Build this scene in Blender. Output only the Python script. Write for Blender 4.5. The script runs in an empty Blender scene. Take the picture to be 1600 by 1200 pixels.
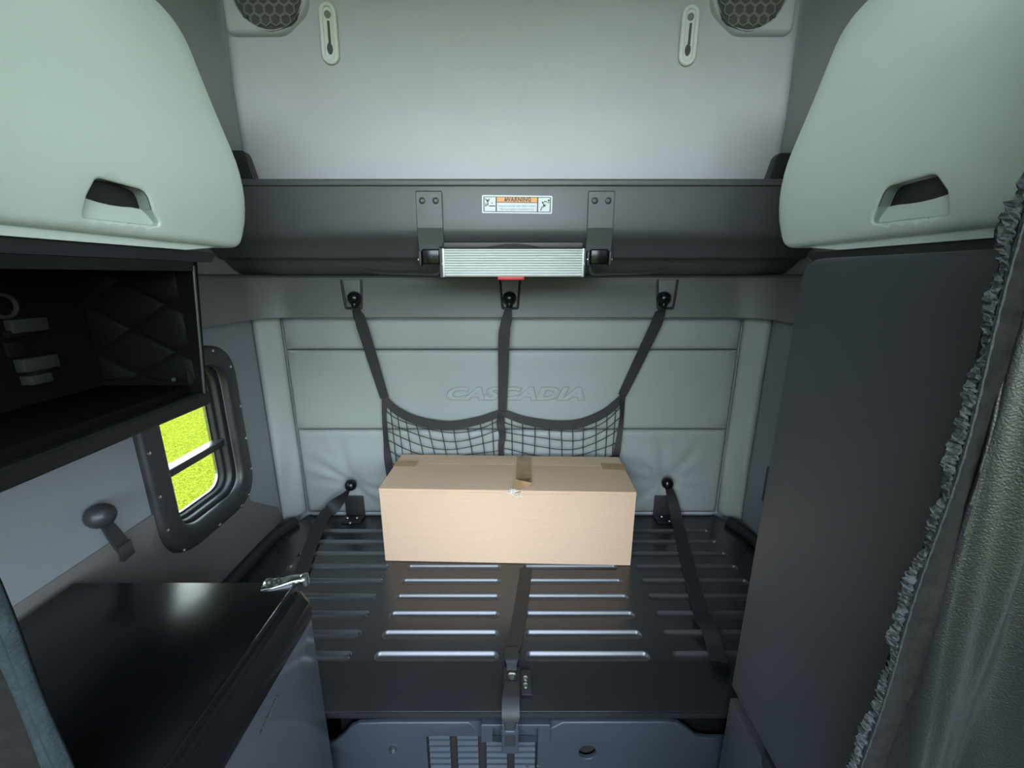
import bpy, bmesh, math, random
from mathutils import Vector, Matrix
from mathutils.geometry import delaunay_2d_cdt
random.seed(7)
scene = bpy.context.scene
COL = scene.collection

# ------------------------------------------------------------------ camera
F_PX, ZC = 650.0, 1.75
TH = math.atan(170.0 / F_PX)
cam_d = bpy.data.cameras.new('camera'); cam_d.sensor_width = 36.0; cam_d.lens = 36.0 * F_PX / 1600.0
cam_d.clip_start = 0.02; cam_d.clip_end = 500
cam = bpy.data.objects.new('camera', cam_d); COL.objects.link(cam)
cam.location = (0, 0, ZC); cam.rotation_euler = (math.pi / 2 - TH, 0, 0)
scene.camera = cam
# ------------------------------------------------------------------ world (bright overcast sky)
W = bpy.data.worlds.new('sky'); scene.world = W; W.use_nodes = True
nt = W.node_tree; nt.nodes.clear()
wo = nt.nodes.new('ShaderNodeOutputWorld'); bg = nt.nodes.new('ShaderNodeBackground')
tc = nt.nodes.new('ShaderNodeTexCoord'); sx = nt.nodes.new('ShaderNodeSeparateXYZ')
rp = nt.nodes.new('ShaderNodeValToRGB')
rp.color_ramp.elements[0].position = 0.0; rp.color_ramp.elements[0].color = (0.88, 0.96, 1.0, 1)
rp.color_ramp.elements[1].position = 0.8; rp.color_ramp.elements[1].color = (0.55, 0.75, 1.0, 1)
nt.links.new(tc.outputs['Generated'], sx.inputs[0]); nt.links.new(sx.outputs['Z'], rp.inputs[0])
nt.links.new(rp.outputs[0], bg.inputs[0]); bg.inputs[1].default_value = 5.2
nt.links.new(bg.outputs[0], wo.inputs[0])
def portal(name, loc, rot, sx_, sy_):
    l = bpy.data.lights.new(name, 'AREA'); l.shape = 'RECTANGLE'; l.size = sx_; l.size_y = sy_
    l.cycles.is_portal = True
    o = bpy.data.objects.new(name, l); COL.objects.link(o); o.location = loc; o.rotation_euler = rot
scene.view_settings.view_transform = 'Standard'; scene.view_settings.look = 'None'
scene.view_settings.gamma = 1.0; scene.view_settings.use_curve_mapping = False
scene.view_settings.exposure = 1.66

# ------------------------------------------------------------------ pixel -> point
def ray(px, py):
    u = (px - 800) / F_PX; v = (600 - py) / F_PX
    return Vector((u, math.cos(TH) + v * math.sin(TH), -math.sin(TH) + v * math.cos(TH)))
CO = Vector((0, 0, ZC))
def PY(px, py, Y): d = ray(px, py); return CO + d * (Y / d.y)
def PZ(px, py, Z): d = ray(px, py); return CO + d * ((Z - ZC) / d.z)
def PX(px, py, X): d = ray(px, py); return CO + d * (X / d.x)

# ------------------------------------------------------------------ materials
MATS = {}
def mat(name, col, rough=0.5, metal=0.0, bump=0.0, bscale=300.0, var=0.0, vscale=6.0, spec=0.5, coat=0.0):
    m = bpy.data.materials.new(name); m.use_nodes = True; n = m.node_tree; b = n.nodes['Principled BSDF']
    b.inputs['Base Color'].default_value = (*col, 1); b.inputs['Roughness'].default_value = rough
    b.inputs['Metallic'].default_value = metal; b.inputs['Specular IOR Level'].default_value = spec
    b.inputs['Coat Weight'].default_value = coat
    t = n.nodes.new('ShaderNodeTexCoord')
    if bump > 0:
        no = n.nodes.new('ShaderNodeTexNoise'); no.inputs['Scale'].default_value = bscale; no.inputs['Detail'].default_value = 3
        bu = n.nodes.new('ShaderNodeBump'); bu.inputs['Strength'].default_value = bump; bu.inputs['Distance'].default_value = 0.002
        n.links.new(t.outputs['Object'], no.inputs['Vector']); n.links.new(no.outputs['Fac'], bu.inputs['Height'])
        n.links.new(bu.outputs[0], b.inputs['Normal'])
    if var > 0:
        no = n.nodes.new('ShaderNodeTexNoise'); no.inputs['Scale'].default_value = vscale; no.inputs['Detail'].default_value = 4
        mx = n.nodes.new('ShaderNodeMix'); mx.data_type = 'RGBA'
        mx.inputs[6].default_value = (*[c * (1 - var) for c in col], 1); mx.inputs[7].default_value = (*[min(1, c * (1 + var)) for c in col], 1)
        n.links.new(t.outputs['Object'], no.inputs['Vector']); n.links.new(no.outputs['Fac'], mx.inputs[0])
        n.links.new(mx.outputs[2], b.inputs['Base Color'])
    MATS[name] = m
    return m
mat('liner', (0.49, 0.50, 0.525), 0.42, bump=0.15, bscale=500, var=0.05)
mat('cabinet', (0.64, 0.725, 0.67), 0.5, bump=0.12, bscale=600, var=0.04, vscale=4)
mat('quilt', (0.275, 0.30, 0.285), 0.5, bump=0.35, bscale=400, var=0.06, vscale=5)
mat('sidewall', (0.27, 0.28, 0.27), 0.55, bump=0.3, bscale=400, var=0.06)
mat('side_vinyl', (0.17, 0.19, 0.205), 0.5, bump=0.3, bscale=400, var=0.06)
mat('sidewall_low', (0.10, 0.097, 0.092), 0.75, bump=0.5, bscale=500, var=0.1)
mat('black_plastic', (0.022, 0.023, 0.025), 0.42, bump=0.15, bscale=700)
mat('black_matte', (0.010, 0.010, 0.011), 0.65)
mat('beam', (0.075, 0.078, 0.081), 0.36, bump=0.2, bscale=600, var=0.1)
mat('valance', (0.125, 0.132, 0.124), 0.48, bump=0.2, bscale=600)
mat('bed_steel', (0.014, 0.014, 0.016), 0.24, spec=1.0, var=0.2, vscale=8)
mat('groove_glint', (0.10, 0.10, 0.105), 0.34, metal=0.55, spec=0.8)  # paler and more metallic than the deck: highlights put into the groove colour
mat('fridge_top', (0.003, 0.003, 0.0035), 0.24, spec=0.3, bump=0.25, bscale=14, var=0.3, vscale=12)
mat('fridge_trim', (0.005, 0.005, 0.006), 0.2, spec=0.35)
mat('fridge_door', (0.042, 0.046, 0.054), 0.16, spec=0.6)
mat('wardrobe', (0.040, 0.044, 0.050), 0.45, bump=0.2, bscale=900, var=0.05)
mat('front_panel', (0.028, 0.034, 0.043), 0.45, bump=0.1, bscale=500)
mat('webbing', (0.016, 0.016, 0.017), 0.55, bump=0.4, bscale=900)
mat('cord', (0.010, 0.010, 0.011), 0.7)
mat('chrome', (0.75, 0.77, 0.78), 0.22, metal=1.0)
mat('aluminium', (0.66, 0.68, 0.67), 0.45, metal=0.3)
mat('white_plastic', (0.70, 0.72, 0.70), 0.4)
mat('hole_shade', (0.004, 0.004, 0.004), 0.8)  # near-black colour standing in for the shade inside holes and gaps
mat('label_white', (0.66, 0.70, 0.70), 0.4)
mat('label_orange', (0.85, 0.33, 0.04), 0.4)
mat('print_black', (0.03, 0.03, 0.03), 0.5)
mat('print_grey', (0.14, 0.15, 0.155), 0.5)
mat('red_plastic', (0.55, 0.03, 0.04), 0.4)
mat('tape', (0.40, 0.25, 0.13), 0.3, var=0.3, vscale=25, spec=0.35)
mat('clear_film', (0.80, 0.78, 0.74), 0.12, bump=0.6, bscale=80)
mat('velour', (0.011, 0.010, 0.0092), 0.95, bump=1.0, bscale=120, var=0.6, vscale=70, spec=0.05)
mat('fringe', (0.012, 0.0145, 0.0145), 0.6, bump=0.8, bscale=250, var=0.5, vscale=90, spec=0.25)
mat('fleece', (0.020, 0.027, 0.029), 0.95, bump=0.9, bscale=180, var=0.5, vscale=50, spec=0.05)
mat('carpet', (0.012, 0.012, 0.011), 0.95, bump=0.9, bscale=300, var=0.3, vscale=60, spec=0.05)
mat('vinyl_curtain', (0.008, 0.009, 0.0085), 0.33, bump=0.35, bscale=420, spec=0.6)
mat('speaker_grey', (0.20, 0.21, 0.20), 0.6)
mat('speaker_dark', (0.08, 0.08, 0.075), 0.7)
mat('cubby', (0.004, 0.004, 0.004), 0.6, spec=0.05)
mat('cubby_rail', (0.009, 0.0095, 0.009), 0.5, spec=0.25)
mat('cubby_pad', (0.0045, 0.005, 0.0042), 0.6, spec=0.08)
mat('cubby_metal', (0.06, 0.06, 0.055), 0.4, metal=0.5)
mat('cubby_bracket', (0.022, 0.023, 0.021), 0.5, spec=0.2)
mat('floor_mat', (0.05, 0.05, 0.05), 0.8)
mat('headliner', (0.40, 0.41, 0.40), 0.8, bump=0.3)
mat('dull_metal', (0.30, 0.31, 0.32), 0.35, metal=1.0)
mat('grommet', (0.55, 0.57, 0.60), 0.3, metal=1.0)
# cardboard with fine horizontal flute lines
m = mat('cardboard', (0.52, 0.36, 0.23), 0.75)
n = m.node_tree; b = n.nodes['Principled BSDF']; t = n.nodes.new('ShaderNodeTexCoord')
mp = n.nodes.new('ShaderNodeMapping'); mp.inputs['Scale'].default_value = (1.2, 1.2, 60)
n1 = n.nodes.new('ShaderNodeTexNoise'); n1.inputs['Scale'].default_value = 3; n1.inputs['Detail'].default_value = 5
n2 = n.nodes.new('ShaderNodeTexNoise'); n2.inputs['Scale'].default_value = 180; n2.inputs['Detail'].default_value = 3
mm = n.nodes.new('ShaderNodeMath'); mm.operation = 'ADD'
mx = n.nodes.new('ShaderNodeMix'); mx.data_type = 'RGBA'
mx.inputs[6].default_value = (0.50, 0.335, 0.215, 1); mx.inputs[7].default_value = (0.70, 0.49, 0.345, 1)
hf = n.nodes.new('ShaderNodeMath'); hf.operation = 'MULTIPLY'; hf.inputs[1].default_value = 0.5
n.links.new(t.outputs['Object'], mp.inputs[0]); n.links.new(mp.outputs[0], n1.inputs['Vector'])
n.links.new(t.outputs['Object'], n2.inputs['Vector'])
n.links.new(n1.outputs['Fac'], mm.inputs[0]); n.links.new(n2.outputs['Fac'], mm.inputs[1]); n.links.new(mm.outputs[0], hf.inputs[0])
n.links.new(hf.outputs[0], mx.inputs[0]); n.links.new(mx.outputs[2], b.inputs['Base Color'])
bu = n.nodes.new('ShaderNodeBump'); bu.inputs['Strength'].default_value = 0.25; bu.inputs['Distance'].default_value = 0.002
n.links.new(n1.outputs['Fac'], bu.inputs['Height']); n.links.new(bu.outputs[0], b.inputs['Normal'])
# lawn
m = mat('grass', (0.3, 0.45, 0.06), 0.9, spec=0.0)
n = m.node_tree; b = n.nodes['Principled BSDF']; t = n.nodes.new('ShaderNodeTexCoord')
n1 = n.nodes.new('ShaderNodeTexNoise'); n1.inputs['Scale'].default_value = 30; n1.inputs['Detail'].default_value = 6; n1.inputs['Distortion'].default_value = 1.5
n2 = n.nodes.new('ShaderNodeTexNoise'); n2.inputs['Scale'].default_value = 1.2; n2.inputs['Detail'].default_value = 3
cr = n.nodes.new('ShaderNodeValToRGB')
cr.color_ramp.elements[0].position = 0.40; cr.color_ramp.elements[0].color = (0.055, 0.068, 0.0024, 1)
cr.color_ramp.elements[1].position = 0.62; cr.color_ramp.elements[1].color = (0.225, 0.222, 0.020, 1)
mx = n.nodes.new('ShaderNodeMix'); mx.data_type = 'RGBA'; mx.inputs[7].default_value = (0.165, 0.158, 0.022, 1)
mf = n.nodes.new('ShaderNodeMath'); mf.operation = 'MULTIPLY'; mf.inputs[1].default_value = 0.35
n.links.new(t.outputs['Object'], n1.inputs['Vector']); n.links.new(t.outputs['Object'], n2.inputs['Vector'])
n.links.new(n1.outputs['Fac'], cr.inputs[0]); n.links.new(cr.outputs[0], mx.inputs[6])
n.links.new(n2.outputs['Fac'], mf.inputs[0]); n.links.new(mf.outputs[0], mx.inputs[0]); n.links.new(mx.outputs[2], b.inputs['Base Color'])
# window glass: thin sheet with a tint added to dim the brightened lawn
m = mat('glass', (1, 1, 1), 0.02); n = m.node_tree; n.nodes.remove(n.nodes['Principled BSDF'])
tr = n.nodes.new('ShaderNodeBsdfTransparent'); tr.inputs[0].default_value = (0.70, 0.71, 0.66, 1)
gl = n.nodes.new('ShaderNodeBsdfGlossy'); gl.inputs['Roughness'].default_value = 0.02
lw = n.nodes.new('ShaderNodeLayerWeight'); lw.inputs[0].default_value = 0.5
fr = n.nodes.new('ShaderNodeMath'); fr.operation = 'POWER'; fr.inputs[1].default_value = 5.0; n.links.new(lw.outputs['Facing'], fr.inputs[0])
ms = n.nodes.new('ShaderNodeMixShader')
n.links.new(fr.outputs[0], ms.inputs[0]); n.links.new(tr.outputs[0], ms.inputs[1]); n.links.new(gl.outputs[0], ms.inputs[2])
n.links.new(ms.outputs[0], n.nodes['Material Output'].inputs[0])

# ------------------------------------------------------------------ object helpers
def thing(name, loc, label, cat, group=None):
    o = bpy.data.objects.new(name, None); o.empty_display_size = 0.05; COL.objects.link(o)
    o.location = loc; tag(o, label, cat, group); return o
def tag(o, label=None, cat=None, group=None, kind=None):
    if label: o['label'] = label
    if cat: o['category'] = cat
    if group: o['group'] = group
    if kind: o['kind'] = kind
    return o
def wloc(o):
    v = Vector(o.location)
    while o.parent: o = o.parent; v += Vector(o.location)
    return v
def mk(name, verts, faces, m, parent=None, smooth=False, label=None, sharp=40):
    vs = [Vector(v) for v in verts]
    lo = Vector((min(v.x for v in vs), min(v.y for v in vs), min(v.z for v in vs)))
    hi = Vector((max(v.x for v in vs), max(v.y for v in vs), max(v.z for v in vs)))
    c = (lo + hi) / 2
    me = bpy.data.meshes.new(name); me.from_pydata([v - c for v in vs], [], [tuple(f) for f in faces]); me.update()
    bm = bmesh.new(); bm.from_mesh(me); bmesh.ops.recalc_face_normals(bm, faces=bm.faces); bm.to_mesh(me); bm.free()
    me.materials.append(MATS[m] if isinstance(m, str) else m)
    if smooth:
        me.polygons.foreach_set('use_smooth', [True] * len(me.polygons))
        try: me.set_sharp_from_angle(angle=math.radians(sharp))
        except Exception: pass
    o = bpy.data.objects.new(name, me); COL.objects.link(o)
    if parent is not None:
        o.parent = parent; o.location = c - wloc(parent)
    else:
        o.location = c
    if label: o['label'] = label
    return o
class G:
    """collects geometry in world coordinates"""
    def __init__(s): s.v = []; s.f = []
    def add(s, v, f):
        k = len(s.v); s.v += [Vector(x) for x in v]; s.f += [tuple(i + k for i in q) for q in f]; return s
    def bm(s, bm):
        bm.verts.ensure_lookup_table(); k = len(s.v)
        for i, v in enumerate(bm.verts): v.index = i
        s.v += [v.co.copy() for v in bm.verts]; s.f += [tuple(v.index + k for v in f.verts) for f in bm.faces]; bm.free(); return s
    def box(s, x0, x1, y0, y1, z0, z1, bev=0.0, seg=2, mtx=None):
        bm = bmesh.new(); bmesh.ops.create_cube(bm, size=1)
        for v in bm.verts:
            v.co = Vector(((x0 + x1) / 2 + v.co.x * (x1 - x0), (y0 + y1) / 2 + v.co.y * (y1 - y0), (z0 + z1) / 2 + v.co.z * (z1 - z0)))
        if bev > 0: bmesh.ops.bevel(bm, geom=bm.edges[:], offset=bev, segments=seg, profile=0.5, affect='EDGES')
        if mtx is not None: bmesh.ops.transform(bm, matrix=mtx, verts=bm.verts)
        return s.bm(bm)
    def tube(s, pts, r, n=8, cap=True):
        pts = [Vector(p) for p in pts]; rr = r if isinstance(r, (list, tuple)) else [r] * len(pts)
        rings = []; up = Vector((0, 0, 1))
        for i, p in enumerate(pts):
            d = (pts[min(i + 1, len(pts) - 1)] - pts[max(i - 1, 0)]).normalized()
            if abs(d.dot(up)) > 0.95: up = Vector((1, 0, 0)) if abs(d.x) < 0.9 else Vector((0, 1, 0))
            a = d.cross(up).normalized(); b_ = a.cross(d).normalized(); up = b_
            rings.append([p + (a * math.cos(q) + b_ * math.sin(q)) * rr[i] for q in [2 * math.pi * k / n for k in range(n)]])
        v = [x for r_ in rings for x in r_]; f = []
        for i in range(len(pts) - 1):
            for k in range(n): f.append((i * n + k, i * n + (k + 1) % n, (i + 1) * n + (k + 1) % n, (i + 1) * n + k))
        if cap: f.append(tuple(range(n - 1, -1, -1))); f.append(tuple((len(pts) - 1) * n + k for k in range(n)))
        return s.add(v, f)
    def lathe(s, c, axis, prof, n=20):
        """prof: list of (radius, distance along axis)"""
        ax = Vector(axis).normalized(); a = ax.orthogonal().normalized(); b_ = ax.cross(a); c = Vector(c)
        v = []; f = []
        for r, h in prof:
            v += [c + ax * h + (a * math.cos(2 * math.pi * k / n) + b_ * math.sin(2 * math.pi * k / n)) * max(r, 1e-5) for k in range(n)]
        for i in range(len(prof) - 1):
            for k in range(n): f.append((i * n + k, i * n + (k + 1) % n, (i + 1) * n + (k + 1) % n, (i + 1) * n + k))
        f.append(tuple(range(n - 1, -1, -1))); f.append(tuple((len(prof) - 1) * n + k for k in range(n)))
        return s.add(v, f)
    def ribbon(s, pts, w, t, across):
        """strap: pts list, w widths, t thickness, across vector(s)"""
        pts = [Vector(p) for p in pts]; N = len(pts)
        ws = w if isinstance(w, (list, tuple)) else [w] * N
        ac = [Vector(a).normalized() for a in across] if isinstance(across, list) else [Vector(across).normalized()] * N
        v = []; f = []
        for i, p in enumerate(pts):
            d = (pts[min(i + 1, N - 1)] - pts[max(i - 1, 0)]).normalized()
            a = (ac[i] - d * ac[i].dot(d)).normalized(); nn = a.cross(d).normalized()
            v += [p + a * ws[i] / 2 + nn * t / 2, p - a * ws[i] / 2 + nn * t / 2, p - a * ws[i] / 2 - nn * t / 2, p + a * ws[i] / 2 - nn * t / 2]
        for i in range(N - 1):
            for k in range(4): f.append((i * 4 + k, i * 4 + (k + 1) % 4, i * 4 + 4 + (k + 1) % 4, i * 4 + 4 + k))
        f.append((3, 2, 1, 0)); f.append(tuple((N - 1) * 4 + k for k in range(4)))
        return s.add(v, f)
    def extrude(s, outline, e0, e1):
        """outline: list of points at e=0 (Vector), swept from outline+e0 to outline+e1"""
        n = len(outline); v = [Vector(p) + Vector(e0) for p in outline] + [Vector(p) + Vector(e1) for p in outline]
        f = [(k, (k + 1) % n, n + (k + 1) % n, n + k) for k in range(n)] + [tuple(range(n - 1, -1, -1)), tuple(range(n, 2 * n))]
        return s.add(v, f)
    def obj(s, name, m, parent=None, smooth=True, label=None, sharp=40): return mk(name, s.v, s.f, m, parent, smooth, label, sharp)

def smooth_path(pts, per=6):
    pts = [Vector(p) for p in pts]; out = []
    for i in range(len(pts) - 1):
        p0 = pts[max(i - 1, 0)]; p1 = pts[i]; p2 = pts[i + 1]; p3 = pts[min(i + 2, len(pts) - 1)]
        for k in range(per):
            t = k / per
            out.append(0.5 * (2 * p1 + (p2 - p0) * t + (2 * p0 - 5 * p1 + 4 * p2 - p3) * t * t + (3 * p1 - p0 - 3 * p2 + p3) * t ** 3))
    out.append(pts[-1]); return out
def lerp_list(vals, n):
    out = []
    for i in range(n):
        q = i / (n - 1) * (len(vals) - 1); k = min(int(q), len(vals) - 2); out.append(vals[k] + (vals[k + 1] - vals[k]) * (q - k))
    return out
def rounded(pts, r, seg=6):
    """polygon (2D) with rounded corners; r number or list"""
    P = [Vector(p) for p in pts]; n = len(P); out = []
    for i in range(n):
        ri = r[i] if isinstance(r, (list, tuple)) else r
        p = P[i]; a = P[i - 1] - p; b_ = P[(i + 1) % n] - p
        if ri <= 1e-6: out.append(p); continue
        la, lb = a.length, b_.length; a.normalize(); b_.normalize()
        ang = a.angle(b_); d = min(ri / math.tan(ang / 2), la * 0.49, lb * 0.49)
        p1 = p + a * d; p2 = p + b_ * d
        for k in range(seg + 1):
            t = k / seg; out.append(p1 * (1 - t) ** 2 + p * 2 * t * (1 - t) + p2 * t * t)
    return out
def rrect(x0, x1, y0, y1, r, seg=6): return rounded([(x0, y0), (x1, y0), (x1, y1), (x0, y1)], r, seg)
def seg_dist(p, a, b_):
    d = b_ - a; L = d.length_squared
    t = 0 if L == 0 else max(0, min(1, (p - a).dot(d) / L)); return (p - (a + d * t)).length
def inside(p, poly):
    c = False; j = len(poly) - 1
    for i in range(len(poly)):
        a, b_ = poly[i], poly[j]
        if (a[1] > p[1]) != (b_[1] > p[1]) and p[0] < (b_[0] - a[0]) * (p[1] - a[1]) / (b_[1] - a[1]) + a[0]: c = not c
        j = i
    return c
def resample(poly, step):
    out = []; n = len(poly)
    for i in range(n):
        a, b_ = Vector(poly[i]), Vector(poly[(i + 1) % n]); k = max(1, int((b_ - a).length / step))
        out += [a + (b_ - a) * q / k for q in range(k)]
    return out
def pillow(name, outline, frame, m, parent=None, r=0.01, depth=0.02, h=None, step=0.03, holes=(), hole_r=0.0, rings=4, label=None, smooth=True, sharp=50, back=True):
    """panel: 2D outline -> front sheet with rounded rim, offset h(a,b), skirt of given depth; frame(a,b,h)->point"""
    O = resample([Vector(p) for p in outline], step); H = [resample([Vector(p) for p in q], step) for q in holes]
    V = list(O); E = [(i, (i + 1) % len(O)) for i in range(len(O))]
    for q in H:
        k = len(V); V += q; E += [(k + i, k + (i + 1) % len(q)) for i in range(len(q))]
    nb = len(V)
    edges_o = [(V[a], V[b_]) for a, b_ in E[:len(O)]]; edges_h = [(V[a], V[b_]) for a, b_ in E[len(O):]]
    def dist(p): return min(seg_dist(p, a, b_) for a, b_ in edges_o)
    def disth(p): return min((seg_dist(p, a, b_) for a, b_ in edges_h), default=9)
    def ok(p): return inside(p, O) and not any(inside(p, q) for q in H)
    # ring points
    def ringpts(loop, rr, sgn):
        area = sum(loop[i].x * loop[(i + 1) % len(loop)].y - loop[(i + 1) % len(loop)].x * loop[i].y for i in range(len(loop)))
        s_ = 1 if area > 0 else -1; s_ *= sgn
        for j in range(1, rings + 1):
            d = rr * (1 - math.cos(math.pi / 2 * j / rings)) if j < rings else rr
            for i in range(len(loop)):
                t = (loop[(i + 1) % len(loop)] - loop[i - 1])
                if t.length < 1e-9: continue
                t.normalize(); p = loop[i] + Vector((-t.y, t.x)) * s_ * d
                dd = dist(p) if sgn > 0 else disth(p)
                if ok(p) and dd > d * 0.93: V.append(p)
    if r > 0: ringpts(O, r, 1)
    if hole_r > 0:
        for q in H: ringpts(q, hole_r, -1)
    xs = [p.x for p in O]; ys = [p.y for p in O]
    nx = max(1, int((max(xs) - min(xs)) / step)); ny = max(1, int((max(ys) - min(ys)) / step))
    for i in range(nx + 1):
        for j in range(ny + 1):
            p = Vector((min(xs) + (max(xs) - min(xs)) * i / nx, min(ys) + (max(ys) - min(ys)) * j / ny))
            if ok(p) and dist(p) > r + step * 0.4 and disth(p) > hole_r + step * 0.4: V.append(p)
    res = delaunay_2d_cdt(V, E, [], 1, 1e-6); v2, f2 = res[0], res[2]
    if H:
        f2 = [f for f in f2 if not any(inside(sum((v2[i] for i in f), Vector((0, 0))) / len(f), q) for q in H)]
    def rim(d, rr): return 0 if rr <= 0 or d >= rr else -rr * (1 - math.sqrt(max(0, 1 - (1 - d / rr) ** 2)))
    vs = []
    for p in v2:
        z = (h(p.x, p.y) if h else 0) + rim(dist(p), r)
        if hole_r > 0: z += rim(disth(p), hole_r)
        vs.append(frame(p.x, p.y, z))
    fs = [tuple(f) for f in f2]
    # skirt from boundary edges
    cnt = {}
    for f in fs:
        for i in range(len(f)):
            k = tuple(sorted((f[i], f[(i + 1) % len(f)]))); cnt[k] = cnt.get(k, 0) + 1
    bmap = {}
    def bk(i):
        if i not in bmap: bmap[i] = len(vs); p = v2[i]; vs.append(frame(p.x, p.y, -depth))
        return bmap[i]
    for f in list(fs):
        for i in range(len(f)):
            a, b_ = f[i], f[(i + 1) % len(f)]
            if cnt[tuple(sorted((a, b_)))] == 1: fs.append((b_, a, bk(a), bk(b_)))
    return mk(name, vs, fs, m, parent, smooth, label, sharp)
def text_mesh(name, body, size, m, parent, mtx, extrude=0.001, bevel=0.0, shear=0.0, sxy=(1, 1), space=1.0, bold=0.0):
    cu = bpy.data.curves.new(name, 'FONT'); cu.body = body; cu.size = size; cu.extrude = extrude; cu.bevel_depth = bevel
    cu.shear = shear; cu.align_x = 'CENTER'; cu.align_y = 'CENTER'; cu.space_character = space; cu.offset = bold; cu.resolution_u = 4
    o = bpy.data.objects.new(name, cu); COL.objects.link(o); bpy.context.view_layer.update()
    dg = bpy.context.evaluated_depsgraph_get(); me = bpy.data.meshes.new_from_object(o.evaluated_get(dg))
    vs = [mtx @ Vector((v.co.x * sxy[0], v.co.y * sxy[1], v.co.z)) for v in me.vertices]; fs = [tuple(p.vertices) for p in me.polygons]
    bpy.data.objects.remove(o); bpy.data.meshes.remove(me); bpy.data.curves.remove(cu)
    return mk(name, vs, fs, m, parent, False)
def facing_front(x, y, z, tilt=0.0):
    """local x -> +X, local y -> +Z, local z -> -Y (towards the camera)"""
    return Matrix.Translation((x, y, z)) @ Matrix.Rotation(math.pi / 2 + tilt, 4, 'X')

BACK = 1.93          # back wall plane
BED = 0.56           # bunk deck height
SX = 1.15            # side wall inner face
CEIL = 3.02

# ================================================================== STRUCTURE
def struct(o): o['kind'] = 'structure'; return o
struct(mk('lawn', [(-60, -60, -1.15), (60, -60, -1.15), (60, 60, -1.15), (-60, 60, -1.15)], [(0, 1, 2, 3)], 'grass'))
# unseen tree belt added to block low sky and bounce green light inside
mat('foliage', (0.085, 0.13, 0.022), 0.9, var=0.4, vscale=1.5)
rt = random.Random(21); g = G(); NT = 120
vs = []; fs = []
for k in range(NT + 1):
    a = math.radians(150 + 240 * k / NT); rad = 17 + 1.2 * math.sin(k * 1.7) + rt.uniform(-0.6, 0.6)
    top = ZC + (0.5 if a < math.radians(315) else 0.3) + 0.6 * math.sin(k * 0.9) + rt.uniform(-0.35, 0.35)
    for (dr, z) in ((0, -1.16), (-0.5, 0.6), (-0.2, (top + 0.6) / 2 + 0.4), (0.8, top), (2.0, top - 0.8), (2.4, -1.16)):
        vs.append(((rad + dr) * math.cos(a), (rad + dr) * math.sin(a), z))
for k in range(NT):
    for j in range(5): q_ = k * 6 + j; fs.append((q_, q_ + 1, q_ + 7, q_ + 6))
struct(mk('sky_block_trees', vs, fs, 'foliage', None, True))
struct(G().box(-1.25, 1.25, -1.06, 2.03, -0.08, 0.0).obj('floor', 'floor_mat', smooth=False))
struct(G().box(-1.25, 1.25, -0.85, 2.03, CEIL, CEIL + 0.06).obj('ceiling', 'headliner', smooth=False))
# back wall: moulded liner above the bunk, with rounded vertical corners
def up_h(a, b_):
    return 0.012 * math.exp(-((b_ - 2.3) / 0.35) ** 2)
struct(pillow('wall_back', rrect(-SX + 0.005, SX - 0.005, 0.0, CEIL, 0.02), lambda a, b_, h: Vector((a, BACK - h, b_)), 'liner', r=0.06, depth=0.09, h=up_h, step=0.08, rings=6))
# side walls with window openings
WIN = rrect(1.225, 1.60, 0.86, 1.455, 0.10)           # sleeper window opening in the left wall (Y,Z)
for nm, sg, hs in (('wall_left', -1, [WIN]), ('wall_right', 1, [])):
    struct(pillow(nm, [(-1.0, 0.0), (-1.0, 0.95), *([(-0.98, 0.95), (-0.98, CEIL)] if sg < 0 else [(-0.98, 1.15), (-0.05, 1.15), (-0.05, 2.35), (-0.98, 2.35), (-0.98, CEIL)]), (BACK + 0.08, CEIL), (BACK + 0.08, 0.0)],
                  lambda a, b_, h, sg=sg: Vector((sg * (SX - h), a, b_)), 'sidewall', r=0, depth=0.07, step=0.12, holes=hs))
# dash-height partition behind the viewer; above it the cab is open to windshield daylight
struct(G().box(-1.2, 1.2, -1.06, -1.0, 0.0, 0.95).obj('wall_front', 'floor_mat', smooth=False))
struct(G().box(-1.2, 1.2, -1.06, -1.0, 1.86, 2.20).obj('wall_front', 'headliner', smooth=False))
struct(G().box(-1.2, 1.2, -1.06, -1.0, 2.84, CEIL).obj('wall_front', 'headliner', smooth=False))
portal('windshield_portal', (0, -1.03, 1.405), (math.pi / 2, 0, 0), 2.4, 0.91)
portal('roof_window_portal', (0, -1.03, 2.52), (math.pi / 2, 0, 0), 2.4, 0.64)
portal('door_window_portal', (1.19, -0.515, 1.75), (0, math.pi / 2, 0), 1.2, 0.95)
# lower side trim (darker, slightly proud)
struct(pillow('trim_1', rounded([(0.30, 0.57), (1.83, 0.57), (1.80, 0.66), (1.62, 0.80), (1.60, 0.85), (1.20, 0.85), (1.20, 1.02), (0.30, 1.02)], 0.004, 3), lambda a, b_, h: Vector((-(SX - 0.0195 - h), a, b_)), 'sidewall_low', r=0.005, depth=0.006, step=0.1))

# ------------------------------------------------------------------ sleeper window
wroot = bpy.data.objects.new('window_1', None); COL.objects.link(wroot); wroot.location = (-SX, 1.41, 0.82)
wroot['kind'] = 'structure'; wroot['label'] = 'black framed sleeper side window looking onto bright lawn'
WX = SX - 0.006
pillow('frame', rrect(1.165, 1.645, 0.815, 1.50, 0.15, 10), lambda a, b_, h: Vector((-(WX - 0.030 - h), a, b_)), 'black_plastic', wroot, r=0.016, depth=0.024,
       holes=[rrect(1.252, 1.575, 0.895, 1.425, 0.09, 8)], hole_r=0.022, step=0.03)
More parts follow.
